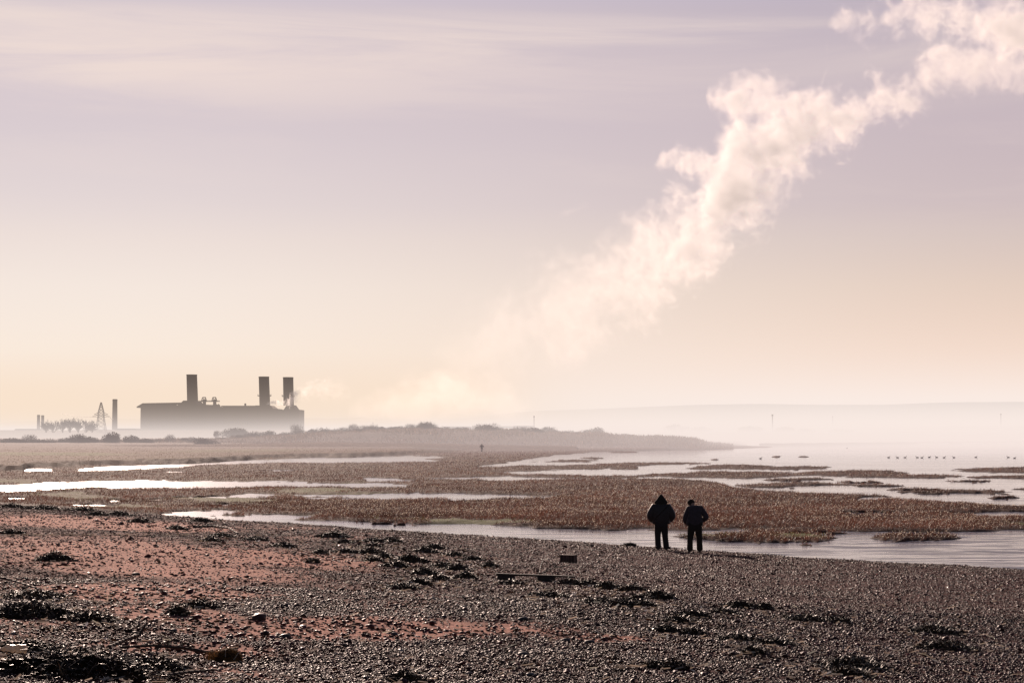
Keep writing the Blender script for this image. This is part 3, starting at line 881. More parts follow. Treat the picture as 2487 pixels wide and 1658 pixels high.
for c, wd_ in ((1030, 30), (1090, 26), (905, 22)):
    b = MB(); b.box(sx_(c), sx_(c + wd_), YS - 1.2, YS - .01, G0 + 2, sz_(500))
    part(b, 'duct', m_dark)

# slim chimneys, pylon, sheds
def px_xz(u, v, Y): return (u - CU) / F * Y, (HOR - v) / F * Y


for u, vt, vb, wpx, Y, lab in ((279.5, 969, 1052, 11.5, 1450, 'slender grey chimney standing alone left of the power station'), (94.5, 1007, 1052, 7, 1500, 'left one of two short pale chimneys behind the bare trees'), (104.5, 1008, 1052, 7, 1500, 'right one of two short pale chimneys behind the bare trees')):
    x, zt = px_xz(u, vt, Y); zb = G0; r = wpx / F * Y / 2
    o = thing('chimney_stack', lab, 'chimney', (x, Y, zb), 0, None)
    b = MB(); b.lathe(0, 0, [(r * 1.18, 0), (r, zt - zb - 1.5)], 16)
    b.build('shaft', m_conc, o)
    b = MB(); b.lathe(0, 0, [(r * 1.03, zt - zb - 1.495), (r * 1.06, zt - zb - .5), (r * .9, zt - zb)], 16)
    b.build('chimney_cap', m_dark, o)

Y = 1250.0
x, zt = px_xz(246, 977, Y)
H = zt - G0
py = thing('lattice_pylon', 'lattice electricity pylon between the bare trees and the slender chimney', 'pylon', (x, Y, G0))
def wv_(f): return np.interp(f, [0, .55, .74, 1], [3.8, 1.9, 1.6, .3])
b = MB()
lv = [0, .14, .28, .40, .50, .60, .66, .74, .82, .90, .96, 1]
for f0, f1 in zip(lv[:-1], lv[1:]):
    w0, w1 = wv_(f0), wv_(f1)
    P0 = [(-w0, -w0), (w0, -w0), (w0, w0), (-w0, w0)]; P1 = [(-w1, -w1), (w1, -w1), (w1, w1), (-w1, w1)]
    for k in range(4):
        j = (k + 1) % 4
        b.rod((*P0[k], f0 * H), (*P1[k], f1 * H), .16, .16, 4)
        b.rod((*P0[k], f0 * H), (*P1[j], f1 * H), .10, .10, 3); b.rod((*P0[j], f0 * H), (*P1[k], f1 * H), .10, .10, 3)
        b.rod((*P1[k], f1 * H), (*P1[j], f1 * H), .10, .10, 3)
b.build('tower', m_dark, py)
for f, L in ((.60, 5.6), (.66, 4.4)):
    for sgn in (-1, 1):
        b = MB()
        for dy in (-1, 1):
            b.rod((sgn * wv_(f), dy * 1.2, f * H), (sgn * L, 0, f * H + .2), .14, .14, 4); b.rod((sgn * wv_(f), dy * 1.2, f * H + 1.4), (sgn * L, 0, f * H + .2), .12, .12, 4)
        b.build('cross_arm', m_dark, py)
for sgn, (u, v, Y2), lab in ((-1, (150, 1004, 1700), 'pale power cable running left from the pylon'), (1, (312, 1002, 1260), 'short power cable dropping right from the pylon to the chimney')):
    p0 = Vector((x + sgn * 5.6, Y, G0 + .60 * H)); q0 = at(u, v, Y2) if sgn < 0 else at(275, 1016, 1440)
    b = MB(); prev = p0
    for k in range(1, 13):
        f = k / 12; q = p0.lerp(q0, f); q.z -= 4 * f * (1 - f) * .8
        b.rod(prev, q, .10, .10, 3); prev = q
    tag(b.build('power_cable', m_dark), lab, 'cable')

m_shed = simple('shed_metal', (.20, .18, .16), .6, .15, .1)
m_shr = simple('shed_roofing', (.36, .33, .31), .5, .15, .1)
for u0, u1, vt, Y, lab in ((880, 982, 1037.5, 1000, 'long low warehouse left of the highest dune bush'), (1080, 1142, 1035, 1000, 'low flat roofed warehouse right of the highest dune bush'), (1196, 1244, 1034.6, 1000, 'low warehouse left of the one with the thin mast'), (1246, 1298, 1033.6, 1005, 'low warehouse ending at the thin mast'),
                           (38, 100, 1041, 1400, 'pale low shed below the two short chimneys'), (200, 268, 1043, 1400, 'long pale shed left of the slender chimney'), (285, 330, 1040, 1400, 'hazy shed with a low roof left of the station')):
    x0, zt = px_xz(u0, vt, Y); x1, _ = px_xz(u1, vt, Y)
    o = thing('warehouse', lab, 'warehouse', ((x0 + x1) / 2, Y, G0), 0, None)
    hw = (x1 - x0) / 2
    b = MB(); b.box(-hw, hw, 0, 24, 0, zt - G0 - .9); b.build('wall', m_shed, o)
    b = MB(); b.prism([(-hw - .4, zt - G0 - .898), (hw + .4, zt - G0 - .898), (hw + .4, zt - G0 - .5), (hw * .96, zt - G0), (-hw * .96, zt - G0), (-hw - .4, zt - G0 - .5)], -.5, 24.5); b.build('roof', m_shr, o)
    for k in range(3):
        c = -hw * .6 + k * hw * .6
        b = MB(); b.box(c - 1.4, c + 1.4, -.06, -.003, 0, 3.6)
        b.build('door', m_dark, o)

for u, vt, vb, Y, r, lab in ((1297, 1013, 1052, 990, .22, 'thin mast at the right end of the warehouses'), (1875.5, 1010, 1054, 1340, .38, 'tall dark mast among the faint trees across the water'), (2430, 1007, 1046, 2200, .42, 'faint mast on the far shore at the right'),
                             (906, 1028, 1052, 985, .12, 'thin short pole above the left warehouse'), (2022, 1012, 1046, 2200, .25, 'very faint thin mast on the far shore, between the two clearer masts')):
    x, zt = px_xz(u, vt, Y)
    o = thing('mast', lab, 'mast', (x, Y, G0), 0, None)
    h = zt - G0
    b = MB(); b.rod((0, 0, 0), (0, 0, h), r * 1.2, r * .8, 6); b.build('pole', m_dark, o)
    b = MB(); b.box(-r * 1.6, r * 1.6, -r, r, h - .02, h + r * 3); b.build('lamp_head', m_dark, o)

# training wall across the water
m_wood = simple('weathered_timber', (.055, .042, .036), .8, .35, 8)
p, q = on_level(1845, 1082.0, SEA), on_level(2700, 1072.5, SEA)
bw = thing('breakwater', 'long low dark breakwater reaching across the water at the right', 'breakwater', p)
N = 60
b = MB()
prev = None
for k in range(N + 1):
    c = p.lerp(q, k / N) - p
    c.z = .5 + .08 * math.sin(k * 1.7)
    if prev is not None:
        b.rod(prev, c, .26, .26, 6)
    prev = c
b.build('wall', m_wood, bw)
for k0, k1 in ((0, 22), (27, 29.2), (33, 35.5), (39, 41), (45, 48), (52, 54), (57, 60)):
    c0, c1 = p.lerp(q, k0 / N) - p, p.lerp(q, k1 / N) - p
    b = MB(); b.add([(c.x, c.y + dy, z) for c in (c0, c1) for dy, z in ((-.35, -.4), (.35, -.4), (.3, .42), (-.3, .42))], [[0, 1, 2, 3], [7, 6, 5, 4], [1, 0, 4, 5], [2, 1, 5, 6], [3, 2, 6, 7], [0, 3, 7, 4]])
    b.build('stone_footing', m_wood, bw)

# waterfowl
m_bird = simple('plumage', (.05, .045, .045), .8)
BIRDS = [(2057, 1088, 0), (2158, 1111, 0), (2180, 1111.3, 1), (2198, 1111, 0), (2228, 1111, 1), (2239, 1111.4, 0), (2257, 1110.4, 0), (2275, 1110.6, 1), (2293, 1111.1, 0), (2317, 1111, 1), (2370, 1110.4, 0), (2449, 1110.6, 1), (2464, 1112.4, 0), (1847, 1113.6, 0)]
def bird_mesh():
    b, hd = MB(), MB()
    def ell(mb, c, r, n=8):
        prof = []
        V, Fc = [], []
        for i in range(1, 6):
            a = PI * i / 6
            for k in range(n):
                t_ = 2 * PI * k / n
                V.append((c[0] + r[0] * -math.cos(a), c[1] + r[1] * math.sin(a) * math.cos(t_), c[2] + r[2] * math.sin(a) * math.sin(t_)))
        for i in range(4):
            for k in range(n):
                Fc.append([i * n + k, i * n + (k + 1) % n, (i + 1) * n + (k + 1) % n, (i + 1) * n + k])
        Fc += [list(range(n - 1, -1, -1)), list(range(4 * n, 5 * n))]
        mb.add(V, Fc)
    ell(b, (0, 0, .09), (.34, .15, .13)); b.rod((-.3, 0, .12), (-.46, 0, .2), .06, .015)
    b.rod((.24, 0, .12), (.36, 0, .34), .07, .05)
    ell(hd, (.4, 0, .38), (.1, .07, .075)); hd.rod((.46, 0, .37), (.6, 0, .35), .03, .012)
    return b, hd
bb, hd = bird_mesh()
b0 = bb.build('body', m_bird); h0 = hd.build('head', m_bird)
bd_, hd_ = b0.data, h0.data
bpy.data.objects.remove(b0); bpy.data.objects.remove(h0)
for i, (u, v, fl) in enumerate(BIRDS):
    p = on_level(u, v, SEA)
    lab = 'tiny dark waterbird in the line resting on the open water at the right'
    if i == 0: lab = 'lone tiny waterbird nearest the breakwater'
    if i == 13: lab = 'lone tiny waterbird right of the small dark islet'
    o = thing('waterbird', lab, 'bird', p, PI * fl + random.uniform(-.4, .4), 'waterbirds resting on the water')
    o.scale = (.62,) * 3
    for nm, d in (('body', bd_), ('head', hd_)):
        c = bpy.data.objects.new(nm, d); COL.objects.link(c); c.parent = o

# ------------------------------------------------------------------ people
def skin(name, V, E, mat, parent, sub=2, root=0):
    """a continuous tapered surface grown around connected joints; V = [(x,y,z,rx,ry)]"""
    me = bpy.data.meshes.new(name)
    me.from_pydata([v[:3] for v in V], E, [])
    o = bpy.data.objects.new(name, me); COL.objects.link(o)
    md = o.modifiers.new('skin', 'SKIN')
    md.use_smooth_shade = True
    sv = me.skin_vertices[0].data
    for i, v in enumerate(V):
        sv[i].radius = (v[3], v[4] if len(v) > 4 else v[3])
        sv[i].use_root = (i == root)
    s2 = o.modifiers.new('sub', 'SUBSURF'); s2.levels = sub; s2.render_levels = sub
    dg = bpy.context.evaluated_depsgraph_get()
    me2 = bpy.data.meshes.new_from_object(o.evaluated_get(dg))
    bpy.data.objects.remove(o)
    me2.name = name
    me2.materials.clear(); me2.materials.append(mat)
    o = bpy.data.objects.new(name, me2); COL.objects.link(o); o.parent = parent
    return o


m_skin = simple('skin_tone', (.42, .26, .19), .6, .08, 20)
m_navy = simple('navy_jacket', (.010, .011, .018), .5, .3, 14, .3, bump=.3)
m_grey = simple('charcoal_jacket', (.035, .030, .042), .8, .3, 14, .2, bump=.3)
m_jean = simple('dark_jeans', (.009, .010, .018), .85, .3, 20, .15)
m_blk = simple('black_cloth', (.005, .005, .006), .85, .3, 20, .15)
m_hair = simple('dark_hair', (.012, .010, .009), .7, .3, 30)
m_shoe = simple('shoe_leather', (.012, .011, .011), .5, .3, 20)


def body(parent, J, hands):
    """head, neck, trunk, arms with hands and legs as one skinned figure"""
    V, E = [], []

    def add(p, r, prev=None):
        V.append((*p, *(r if isinstance(r, tuple) else (r, r))))
        if prev is not None:
            E.append((prev, len(V) - 1))
        return len(V) - 1
    pel = add(J['pelvis'], (.13, .10))
    wai = add(J['waist'], (.125, .095), pel)
    che = add(J['chest'], (.15, .11), wai)
    nec = add(J['neck'], .055, che)
    hd1 = add(J['head'], (.075, .09), nec)
    add(J['crown'], (.068, .08), hd1)
    add(J['nose'], .014, hd1)
    for sd_ in ('l', 'r'):
        h = add(J['hip' + sd_], .085, pel); kn = add(J['knee' + sd_], .058, h); an = add(J['ankle' + sd_], .042, kn); add(J['toe' + sd_], .035, an)
        sh_ = add(J['sho' + sd_], .055, che); el = add(J['elb' + sd_], .042, sh_); wr = add(J['wri' + sd_], .03, el)
        d = (Vector(J['wri' + sd_]) - Vector(J['elb' + sd_])).normalized()
        pal = add(Vector(J['wri' + sd_]) + d * .055, (.028, .022), wr)
        w = d.cross(Vector((0, 0, 1)))
        w = w.normalized() if w.length > .1 else Vector((0, 1, 0))
        for k, L in enumerate((.066, .076, .07, .055)):
            b0 = Vector(J['wri' + sd_]) + d * .085 + w * (-.03 + .02 * k)
            i0 = add(b0, .009, pal); i1 = add(b0 + d * L * .5, .0085, i0); add(b0 + d * L * .85 + Vector((0, .01, -.03)), .0075, i1)
        tb = Vector(J['wri' + sd_]) + d * .03 - w * .032
        i0 = add(tb, .010, pal); add(tb + d * .045 - w * .012, .009, i0)
    return skin('body', V, E, m_skin, parent, 2)


def blend(a, b, f): return tuple(a[k] + (b[k] - a[k]) * f for k in range(3))


def clothed(parent, J, W, jm, tm, sleeve, leg):
    body(parent, J, True)
    # jacket
    V, E = [], []

    def add(p, r, prev=None):
        V.append((*p, *(r if isinstance(r, tuple) else (r, r))))
        if prev is not None:
            E.append((prev, len(V) - 1))
        return len(V) - 1
    che = add(J['chest'], W['chest'])
    wai = add(J['waist'], W['waist'], che)
    hem = add(J['hem'], W['hem'], wai)
    add((J['hem'][0], J['hem'][1], J['hem'][2] - .05), tuple(.96 * q for q in W['hem']), hem)
    nk = add(blend(J['chest'], J['neck'], .7), W['neck'], che)
    for sd_ in ('l', 'r'):
        a = add(J['sho' + sd_], sleeve[0], che)
        m_ = add(blend(J['sho' + sd_], J['elb' + sd_], .55), sleeve[1], a)
        el = add(J['elb' + sd_], sleeve[2], m_)
        m2 = add(blend(J['elb' + sd_], J['wri' + sd_], .5), sleeve[3], el)
        add(blend(J['elb' + sd_], J['wri' + sd_], 1.12), sleeve[4], m2)
    skin('jacket', V, E, jm, parent, 2)
    V, E = [], []
    pel = add(J['pelvis'], W['seat'])
    for sd_ in ('l', 'r'):
        h = add(J['hip' + sd_], leg[0], pel); m_ = add(blend(J['hip' + sd_], J['knee' + sd_], .5), leg[1], h); kn = add(J['knee' + sd_], leg[2], m_)
        m2 = add(blend(J['knee' + sd_], J['ankle' + sd_], .55), leg[3], kn); add(blend(J['knee' + sd_], J['ankle' + sd_], 1.13), leg[4], m2)
    skin('trousers', V, E, tm, parent, 2)
    for sd_ in ('l', 'r'):
        a, tt = Vector(J['ankle' + sd_]), Vector(J['toe' + sd_])
        V, E = [], []
        d = (tt - a); d.z = 0; d.normalize()
        i = add((a.x - d.x * .06, a.y - d.y * .06, .045), (.045, .042)); i1 = add((a.x, a.y, .05), (.05, .045), i); i2 = add((a.x + d.x * .11, a.y + d.y * .11, .04), (.05, .036), i1); add((tt.x, tt.y, .032), (.04, .026), i2)
        skin('shoe', V, E, m_shoe, parent, 1)


def loft(name, rings, mat, parent, n=20):
    """rings = [(cx, cy, z, rx, ry)] bottom to top"""
    V, Fc = [], []
    for cx, cy, z, rx, ry in rings:
        for k in range(n):
            t_ = 2 * PI * k / n
            V.append((cx + rx * math.cos(t_), cy + ry * math.sin(t_), z))
    for i in range(len(rings) - 1):
        for k in range(n):
            Fc.append([i * n + k, i * n + (k + 1) % n, (i + 1) * n + (k + 1) % n, (i + 1) * n + k])
    Fc += [list(range(n - 1, -1, -1)), list(range((len(rings) - 1) * n, len(rings) * n))]
    return npmesh(name, np.array(V), Fc, mat, smooth_=True, parent=parent)


for m_ in (m_navy, m_grey, m_jean, m_blk):
    for q in m_.node_tree.nodes:
        if q.type == 'BSDF_PRINCIPLED':
            q.inputs['Sheen Weight'].default_value = .35
            q.inputs['Sheen Roughness'].default_value = .35
            q.inputs['Sheen Tint'].default_value = (.9, .75, .7, 1)
# the hooded man
pa = on_beach(1606, 1336)
SA_, SB_ = 1.06, 1.12
A_ = thing('person', 'person in dark puffy jacket with pointed hood up, hands in pockets, left of the pair', 'person', pa)
A_.scale = (SA_,) * 3
JA = dict(pelvis=(0, 0, .93), waist=(0, .0, 1.08), chest=(0, .02, 1.34), neck=(0, .05, 1.54), head=(0, .08, 1.64), crown=(0, .07, 1.73), nose=(0, .18, 1.64), hem=(0, .0, .90),
          hipl=(-.10, 0, .88), hipr=(.10, 0, .88), kneel=(-.115, .03, .48), kneer=(.125, .0, .48), anklel=(-.10, .0, .09), ankler=(.165, -.03, .09), toel=(-.12, .18, .03), toer=(.21, .13, .03),
          shol=(-.23, .02, 1.42), shor=(.23, .02, 1.42), elbl=(-.37, -.02, 1.13), elbr=(.37, -.02, 1.13), wril=(-.25, .16, .98), wrir=(.25, .16, .98))
clothed(A_, JA, dict(chest=(.29, .20), waist=(.345, .23), hem=(.33, .21), neck=(.16, .13), seat=(.20, .16)), m_navy, m_jean, (.16, .16, .15, .135, .12), (.15, .13, .108, .105, .112))
loft('hood', [(0, .03, 1.50, .13, .12), (0, .03, 1.555, .22, .15), (0, .03, 1.60, .225, .155), (0, .04, 1.66, .175, .15), (0, .05, 1.73, .12, .125), (0, .045, 1.79, .075, .09), (0, .04, 1.83, .042, .055), (0, .035, 1.85, .016, .02)], m_blk, A_)
# shoulder strap across the back
b = MB(); pr_ = None
for k in range(13):
    f = k / 12
    q = Vector((.20 - .42 * f, -.165 - .03 * math.sin(f * PI), 1.46 - .42 * f))
    if pr_ is not None: b.rod(pr_, q, .018, .018, 6)
    pr_ = q
b.build('shoulder_strap', m_blk, A_)

# the stooping companion
pb = on_beach(1689, 1341)
B_ = thing('person', 'person in grey jacket and dark cap stooping with right elbow out, right of the pair', 'person', pb)
B_.scale = (SB_,) * 3
JB = dict(pelvis=(-.02, -.04, .86), waist=(-.02, -.02, 1.00), chest=(-.02, .10, 1.25), neck=(-.05, .22, 1.42), head=(-.10, .31, 1.50), crown=(-.10, .34, 1.57), nose=(-.12, .41, 1.47), hem=(-.03, -.04, .86),
          hipl=(-.11, -.03, .82), hipr=(.08, -.03, .82), kneel=(-.155, .05, .45), kneer=(.12, .02, .45), anklel=(-.17, .0, .09), ankler=(.13, -.06, .09), toel=(-.24, .17, .03), toer=(.12, .12, .03),
          shol=(-.20, .10, 1.32), shor=(.18, .10, 1.33), elbl=(-.30, .06, 1.04), elbr=(.36, .03, 1.06), wril=(-.28, .16, .92), wrir=(.20, .22, .98))
clothed(B_, JB, dict(chest=(.25, .18), waist=(.27, .19), hem=(.285, .18), neck=(.17, .13), seat=(.20, .15)), m_grey, m_blk, (.13, .115, .10, .095, .085), (.14, .122, .10, .096, .108))
loft('hair', [(-.10, .31, 1.425, .08, .07), (-.10, .31, 1.465, .098, .095), (-.10, .32, 1.515, .10, .108), (-.10, .33, 1.545, .10, .11)], m_hair, B_)
loft('cap', [(-.10, .34, 1.505, .118, .13), (-.10, .34, 1.545, .118, .13), (-.10, .34, 1.585, .10, .115), (-.10, .34, 1.615, .068, .08), (-.10, .34, 1.627, .025, .03)], m_blk, B_)
loft('hood', [(-.03, .09, 1.33, .13, .09), (-.03, .11, 1.37, .15, .11), (-.04, .15, 1.41, .13, .10), (-.05, .18, 1.44, .09, .07)], m_grey, B_)

# the far walker on the marsh edge
pc = on_level(1170, 1092.0, SEA + .9); 
pc.y = min(pc.y, 440); 
dcv = ray(1170, 1091.5)
pc = Vector(dcv * (430 / dcv[1]))
pc.z = float(marsh_z(np.array([pc.x]), np.array([pc.y]))[0][0])
C__ = thing('person', 'tiny distant dark walker alone at the foot of the dunes', 'person', pc)
JC = dict(JA); JC.update(elbl=(-.40, .0, 1.16), elbr=(.40, .0, 1.16), wril=(-.30, .1, 1.02), wrir=(.30, .1, 1.02), anklel=(-.06, .05, .09), ankler=(.07, -.05, .09), toel=(-.06, .22, .03), toer=(.07, .12, .03))
clothed(C__, JC, dict(chest=(.20, .16), waist=(.2, .16), hem=(.19, .15), neck=(.10, .1), seat=(.15, .13)), m_navy, m_jean, (.11, .10, .09, .085, .07), (.11, .10, .08, .075, .08))
loft('hair', [(0, .06, 1.58, .08, .09), (0, .06, 1.66, .10, .11), (0, .06, 1.74, .09, .10), (0, .06, 1.79, .03, .04)], m_hair, C__)

# ------------------------------------------------------------------ seaweed, driftwood and litter on the beach
m_weed = attr_mat('seaweed', .50, .22)
m_mound = simple('rotting_weed', (.007, .005, .004), 1.0, .6, 30, 0.0, bump=1.0)
m_drift = simple('driftwood', (.055, .038, .03), .75, .4, 12, .3, bump=.4)


def px_m(p): return F / p.y       # photo pixels per metre at a point


def weed(u, v, wpx, hpx, lab, brown=.35, seed=0, group='seaweed clumps strewn over the shingle', strips=None):
    r = np.random.default_rng(seed)
    p = on_beach(u, v)
    W = wpx / px_m(p) / 2; H = max(hpx / px_m(p) * .95, .05); D = W * .75
    # low lumpy mound
    nr, na = 7, 28
    V = []
    for i in range(nr):
        q = i / (nr - 1)
        for k in range(na):
            a = 2 * PI * k / na
            rr = q * (1 + .35 * math.sin(3 * a + seed) + .18 * math.sin(7 * a + seed * 2))
            x, y = W * rr * math.cos(a), D * rr * math.sin(a)
            hgt = H * (1 - q ** 1.6) * (.55 + .75 * float(vnoise(x * 3 / max(W, .2) + seed * 3.1 + 50, y * 3 / max(D, .2) + 20)))
            V.append((x, y, hgt))
    zz = beach_z(np.array([p.x + a[0] for a in V]), np.array([p.y + a[1] for a in V])) - p.z
    V = np.array(V); mh = V[:, 2].copy(); V[:, 2] = zz + mh - .02
    Fq = [[i * na + k, i * na + (k + 1) % na, (i + 1) * na + (k + 1) % na, (i + 1) * na + k] for i in range(nr - 1) for k in range(na)]
    Vs = [V]; Fs = Fq; Cs = [np.tile(np.array([.010, .008, .006]), (len(V), 1))]
    # ribbons and stalks over and around it
    n = strips or int(450 + 1500 * W)
    a = r.random(n) * 2 * PI; q = r.random(n) ** .6 * 1.15
    x, y = W * q * np.cos(a), D * q * np.sin(a)
    z = beach_z(x + p.x, y + p.y) - p.z + H * np.clip(1 - q ** 1.6, 0, 1) * r.uniform(.5, 1.15, n)
    L = r.uniform(.03, .11, n) * (1 + .4 * min(W, 1)); wd = r.uniform(.0015, .0045, n) * (1 + p.y / 45)
    t1 = r.random(n) * 2 * PI
    d = np.stack([np.cos(t1), np.sin(t1), r.normal(.12, .35, n)], -1)
    sd_ = np.stack([-np.sin(t1), np.cos(t1), r.normal(0, .5, n)], -1)
    c = np.stack([x, y, z + .01], -1)
    m0, m1, m2 = c, c + d * L[:, None] * .5 + np.array([0, 0, .02]), c + d * L[:, None]
    qd = np.stack([m0 - sd_ * wd[:, None], m0 + sd_ * wd[:, None], m1 + sd_ * wd[:, None], m1 - sd_ * wd[:, None], m2 + sd_ * wd[:, None] * .4, m2 - sd_ * wd[:, None] * .4], 1)
    b0 = len(V)
    Fs = Fs + [f for i in range(n) for f in ([b0 + i * 6, b0 + i * 6 + 1, b0 + i * 6 + 2, b0 + i * 6 + 3], [b0 + i * 6 + 3, b0 + i * 6 + 2, b0 + i * 6 + 4, b0 + i * 6 + 5])]
    cc = np.array([.013, .010, .007]) * np.exp(r.normal(0, .4, (n, 1)))
    bm = r.random(n) < brown
    cc[bm] = np.array([.10, .048, .02]) * np.exp(r.normal(0, .4, (int(bm.sum()), 1)))
    lt = r.random(n) < .06
    cc[lt] = np.array([.40, .30, .20])
    Vs.append(qd.reshape(-1, 3)); Cs.append(np.repeat(cc[:, None], 6, 1).reshape(-1, 3))
    o = npmesh('seaweed_clump', np.concatenate(Vs), Fs, m_weed, np.concatenate(Cs), loc=p)
    o.data.materials.append(m_mound)
    o.data.polygons.foreach_set('material_index', np.array([1] * len(Fq) + [0] * (len(Fs) - len(Fq)), np.int32))
    return tag(o, lab, 'seaweed', group)


WEEDS = [  # (list of (u, v, width, height)), shared label for those nothing tells apart, or one label each
    ([(75, 1497, 230, 34)], 'long black seaweed heap at the left edge, below the leaning stick'), ([(90, 1452, 150, 14)], 'brown mat of seaweed and straw just above the long black heap'), ([(222, 1508, 100, 16)], 'ragged seaweed tail at the right end of the long black heap'),
    ([(190, 1640, 430, 62)], 'biggest black seaweed heap, in the bottom left corner under the plastic bottle'), ([(70, 1582, 150, 20)], 'dark seaweed patch just above the plastic bottle'), ([(380, 1628, 150, 26)], 'seaweed around the pink stone at the end of the biggest heap'),
    ([(133, 1362, 92, 20)], 'single domed seaweed clump on the left sand, above the straw'), ([(30, 1297, 66, 10)], 'thin dark seaweed streak at the left edge'),
    ([(30, 1232, 80, 8), (110, 1236, 90, 9), (200, 1240, 80, 9), (235, 1250, 50, 7), (150, 1228, 70, 7), (290, 1250, 70, 7)], 'small dark seaweed clump in the row along the top left shingle'),
    ([(340, 1268, 60, 8), (430, 1285, 50, 8), (540, 1303, 60, 8), (490, 1267, 60, 9), (620, 1312, 60, 8), (510, 1314, 60, 7)], 'small seaweed clump around the curved driftwood branch'),
    ([(487, 1475, 84, 13)], 'flat black seaweed clump on the left sand, upper of two'), ([(432, 1493, 54, 15)], 'compact black seaweed lump on the left sand, lower of two'),
    ([(812, 1304, 84, 13)], 'flat slab-like seaweed clump standing apart nearest the marsh'), ([(690, 1328, 56, 10)], 'small black seaweed clump left of the scattered patch'), ([(778, 1344, 34, 7), (760, 1366, 30, 8)], 'tiny dark seaweed lump at the left fringe of the scattered patch'),
    ([(835, 1318, 44, 8), (907, 1316, 60, 9), (951, 1315, 50, 9), (907, 1328, 40, 8), (901, 1343, 64, 13), (840, 1338, 64, 8), (1053, 1332, 54, 10), (1034, 1338, 60, 8), (932, 1354, 66, 10), (907, 1364, 50, 9), (1103, 1350, 56, 8),
      (1150, 1360, 48, 8), (1189, 1376, 36, 10), (1075, 1378, 56, 9), (960, 1375, 70, 9), (1017, 1418, 60, 11), (980, 1428, 66, 8), (1070, 1408, 60, 8)], 'seaweed clump in the scattered patch left of the plank'),
    ([(995, 1364, 84, 16)], 'largest black lump in the middle of the scattered patch'), ([(1111, 1384, 66, 14), (1034, 1394, 70, 13), (1132, 1404, 56, 13)], 'thick black seaweed lump low in the scattered patch'),
    ([(1239, 1419, 54, 8)], 'thin seaweed strip under the left block of the plank'), ([(1384, 1419, 70, 11), (1428, 1420, 46, 9), (1475, 1428, 66, 12), (1533, 1435, 70, 12)], 'brownish seaweed clump in the line running right from the plank'),
    ([(1597, 1453, 84, 18)], 'peaked black seaweed clump ending the line right of the plank'), ([(1332, 1449, 90, 8)], 'thin dark seaweed streak below the plank'), ([(1548, 1459, 56, 12), (1459, 1464, 88, 9), (1562, 1472, 66, 11), (1510, 1471, 66, 10)], 'glistening seaweed clump below the peaked one'),
    ([(1677, 1498, 68, 12), (1650, 1512, 70, 11), (1622, 1535, 92, 13), (1686, 1540, 46, 9), (1700, 1500, 40, 9)], 'seaweed clump left of centre on the dark shingle right of the sand'), ([(1797, 1475, 80, 12), (1857, 1478, 36, 9), (1760, 1489, 66, 9)], 'seaweed clump in the upper middle of the right shingle'),
    ([(1964, 1507, 110, 11), (2033, 1512, 60, 10)], 'long flat seaweed streak on the right shingle'), ([(1797, 1558, 90, 12), (1880, 1566, 90, 11)], 'low seaweed strip lying below the middle of the right shingle'), ([(1830, 1586, 46, 9)], 'small lone seaweed clump below the low strip'),
    ([(2273, 1536, 120, 15)], 'upper of two dark seaweed clumps near the right edge'), ([(2300, 1577, 140, 19)], 'lower of two dark seaweed clumps near the right edge'), ([(2070, 1622, 165, 24)], 'tangled shiny seaweed heap at the bottom right'), ([(2065, 1640, 100, 11)], 'narrow seaweed strip under the tangled shiny heap'),
    ([(1622, 1621, 100, 6)], 'very thin dark seaweed line at the bottom, right of the sand'), ([(985, 1655, 80, 18)], 'black seaweed clump cut by the bottom edge'), ([(1530, 1325, 30, 6)], 'small dark seaweed clump by the waterline left of the pair'), ([(640, 1258, 40, 4)], 'tiny seaweed speck on the shingle edge at the pools')]
k = 0
for spots, lab in WEEDS:
    for (u, v, a, b_) in spots:
        k += 1
        weed(u, v, a, b_, lab, seed=k, brown=.5 if 'brown' in lab else .28)

# small litter of straw and shell fragments
n = 2600
src = [s_ for sp, _ in WEEDS for s_ in sp]
ww = np.array([s_[2] for s_ in src], float); ww /= ww.sum()
ii = rng.choice(len(src), n, p=ww)
uu = np.array([src[i][0] for i in ii]) + rng.normal(0, 1, n) * np.array([src[i][2] for i in ii]) * .55
vv = np.array([src[i][1] for i in ii]) + rng.normal(0, 1, n) * np.array([src[i][3] for i in ii]) * .9
free = rng.random(n) < .14
uu[free] = rng.uniform(0, 2487, free.sum()); vv[free] = 1400 + 258 * rng.random(free.sum())
P = np.array([tuple(on_beach(a, max(b_, 1300))) for a, b_ in zip(uu, vv)])
L = rng.uniform(.015, .07, n); wd = rng.uniform(.003, .007, n) * (.6 + P[:, 1] / 30)
t1 = rng.random(n) * PI
d = np.stack([np.cos(t1), np.sin(t1), rng.normal(0, .25, n)], -1) * L[:, None]
sd_ = np.stack([-np.sin(t1) * wd, np.cos(t1) * wd, wd * .8], -1)
c = P + np.array([0, 0, .03])
V = np.stack([c - d - sd_, c - d + sd_, c + d + sd_, c + d - sd_], 1)
cc = np.array([.62, .52, .42]) * np.exp(rng.normal(0, .3, (n, 1)))
tag(npmesh('straw_litter', V.reshape(-1, 3), np.arange(n * 4).reshape(-1, 4), attr_mat('straw', .5, .4, trans=.3), np.clip(np.repeat(cc[:, None], 4, 1).reshape(-1, 3), .1, .8)), 'pale bits of straw and shell among the seaweed', kind='stuff')


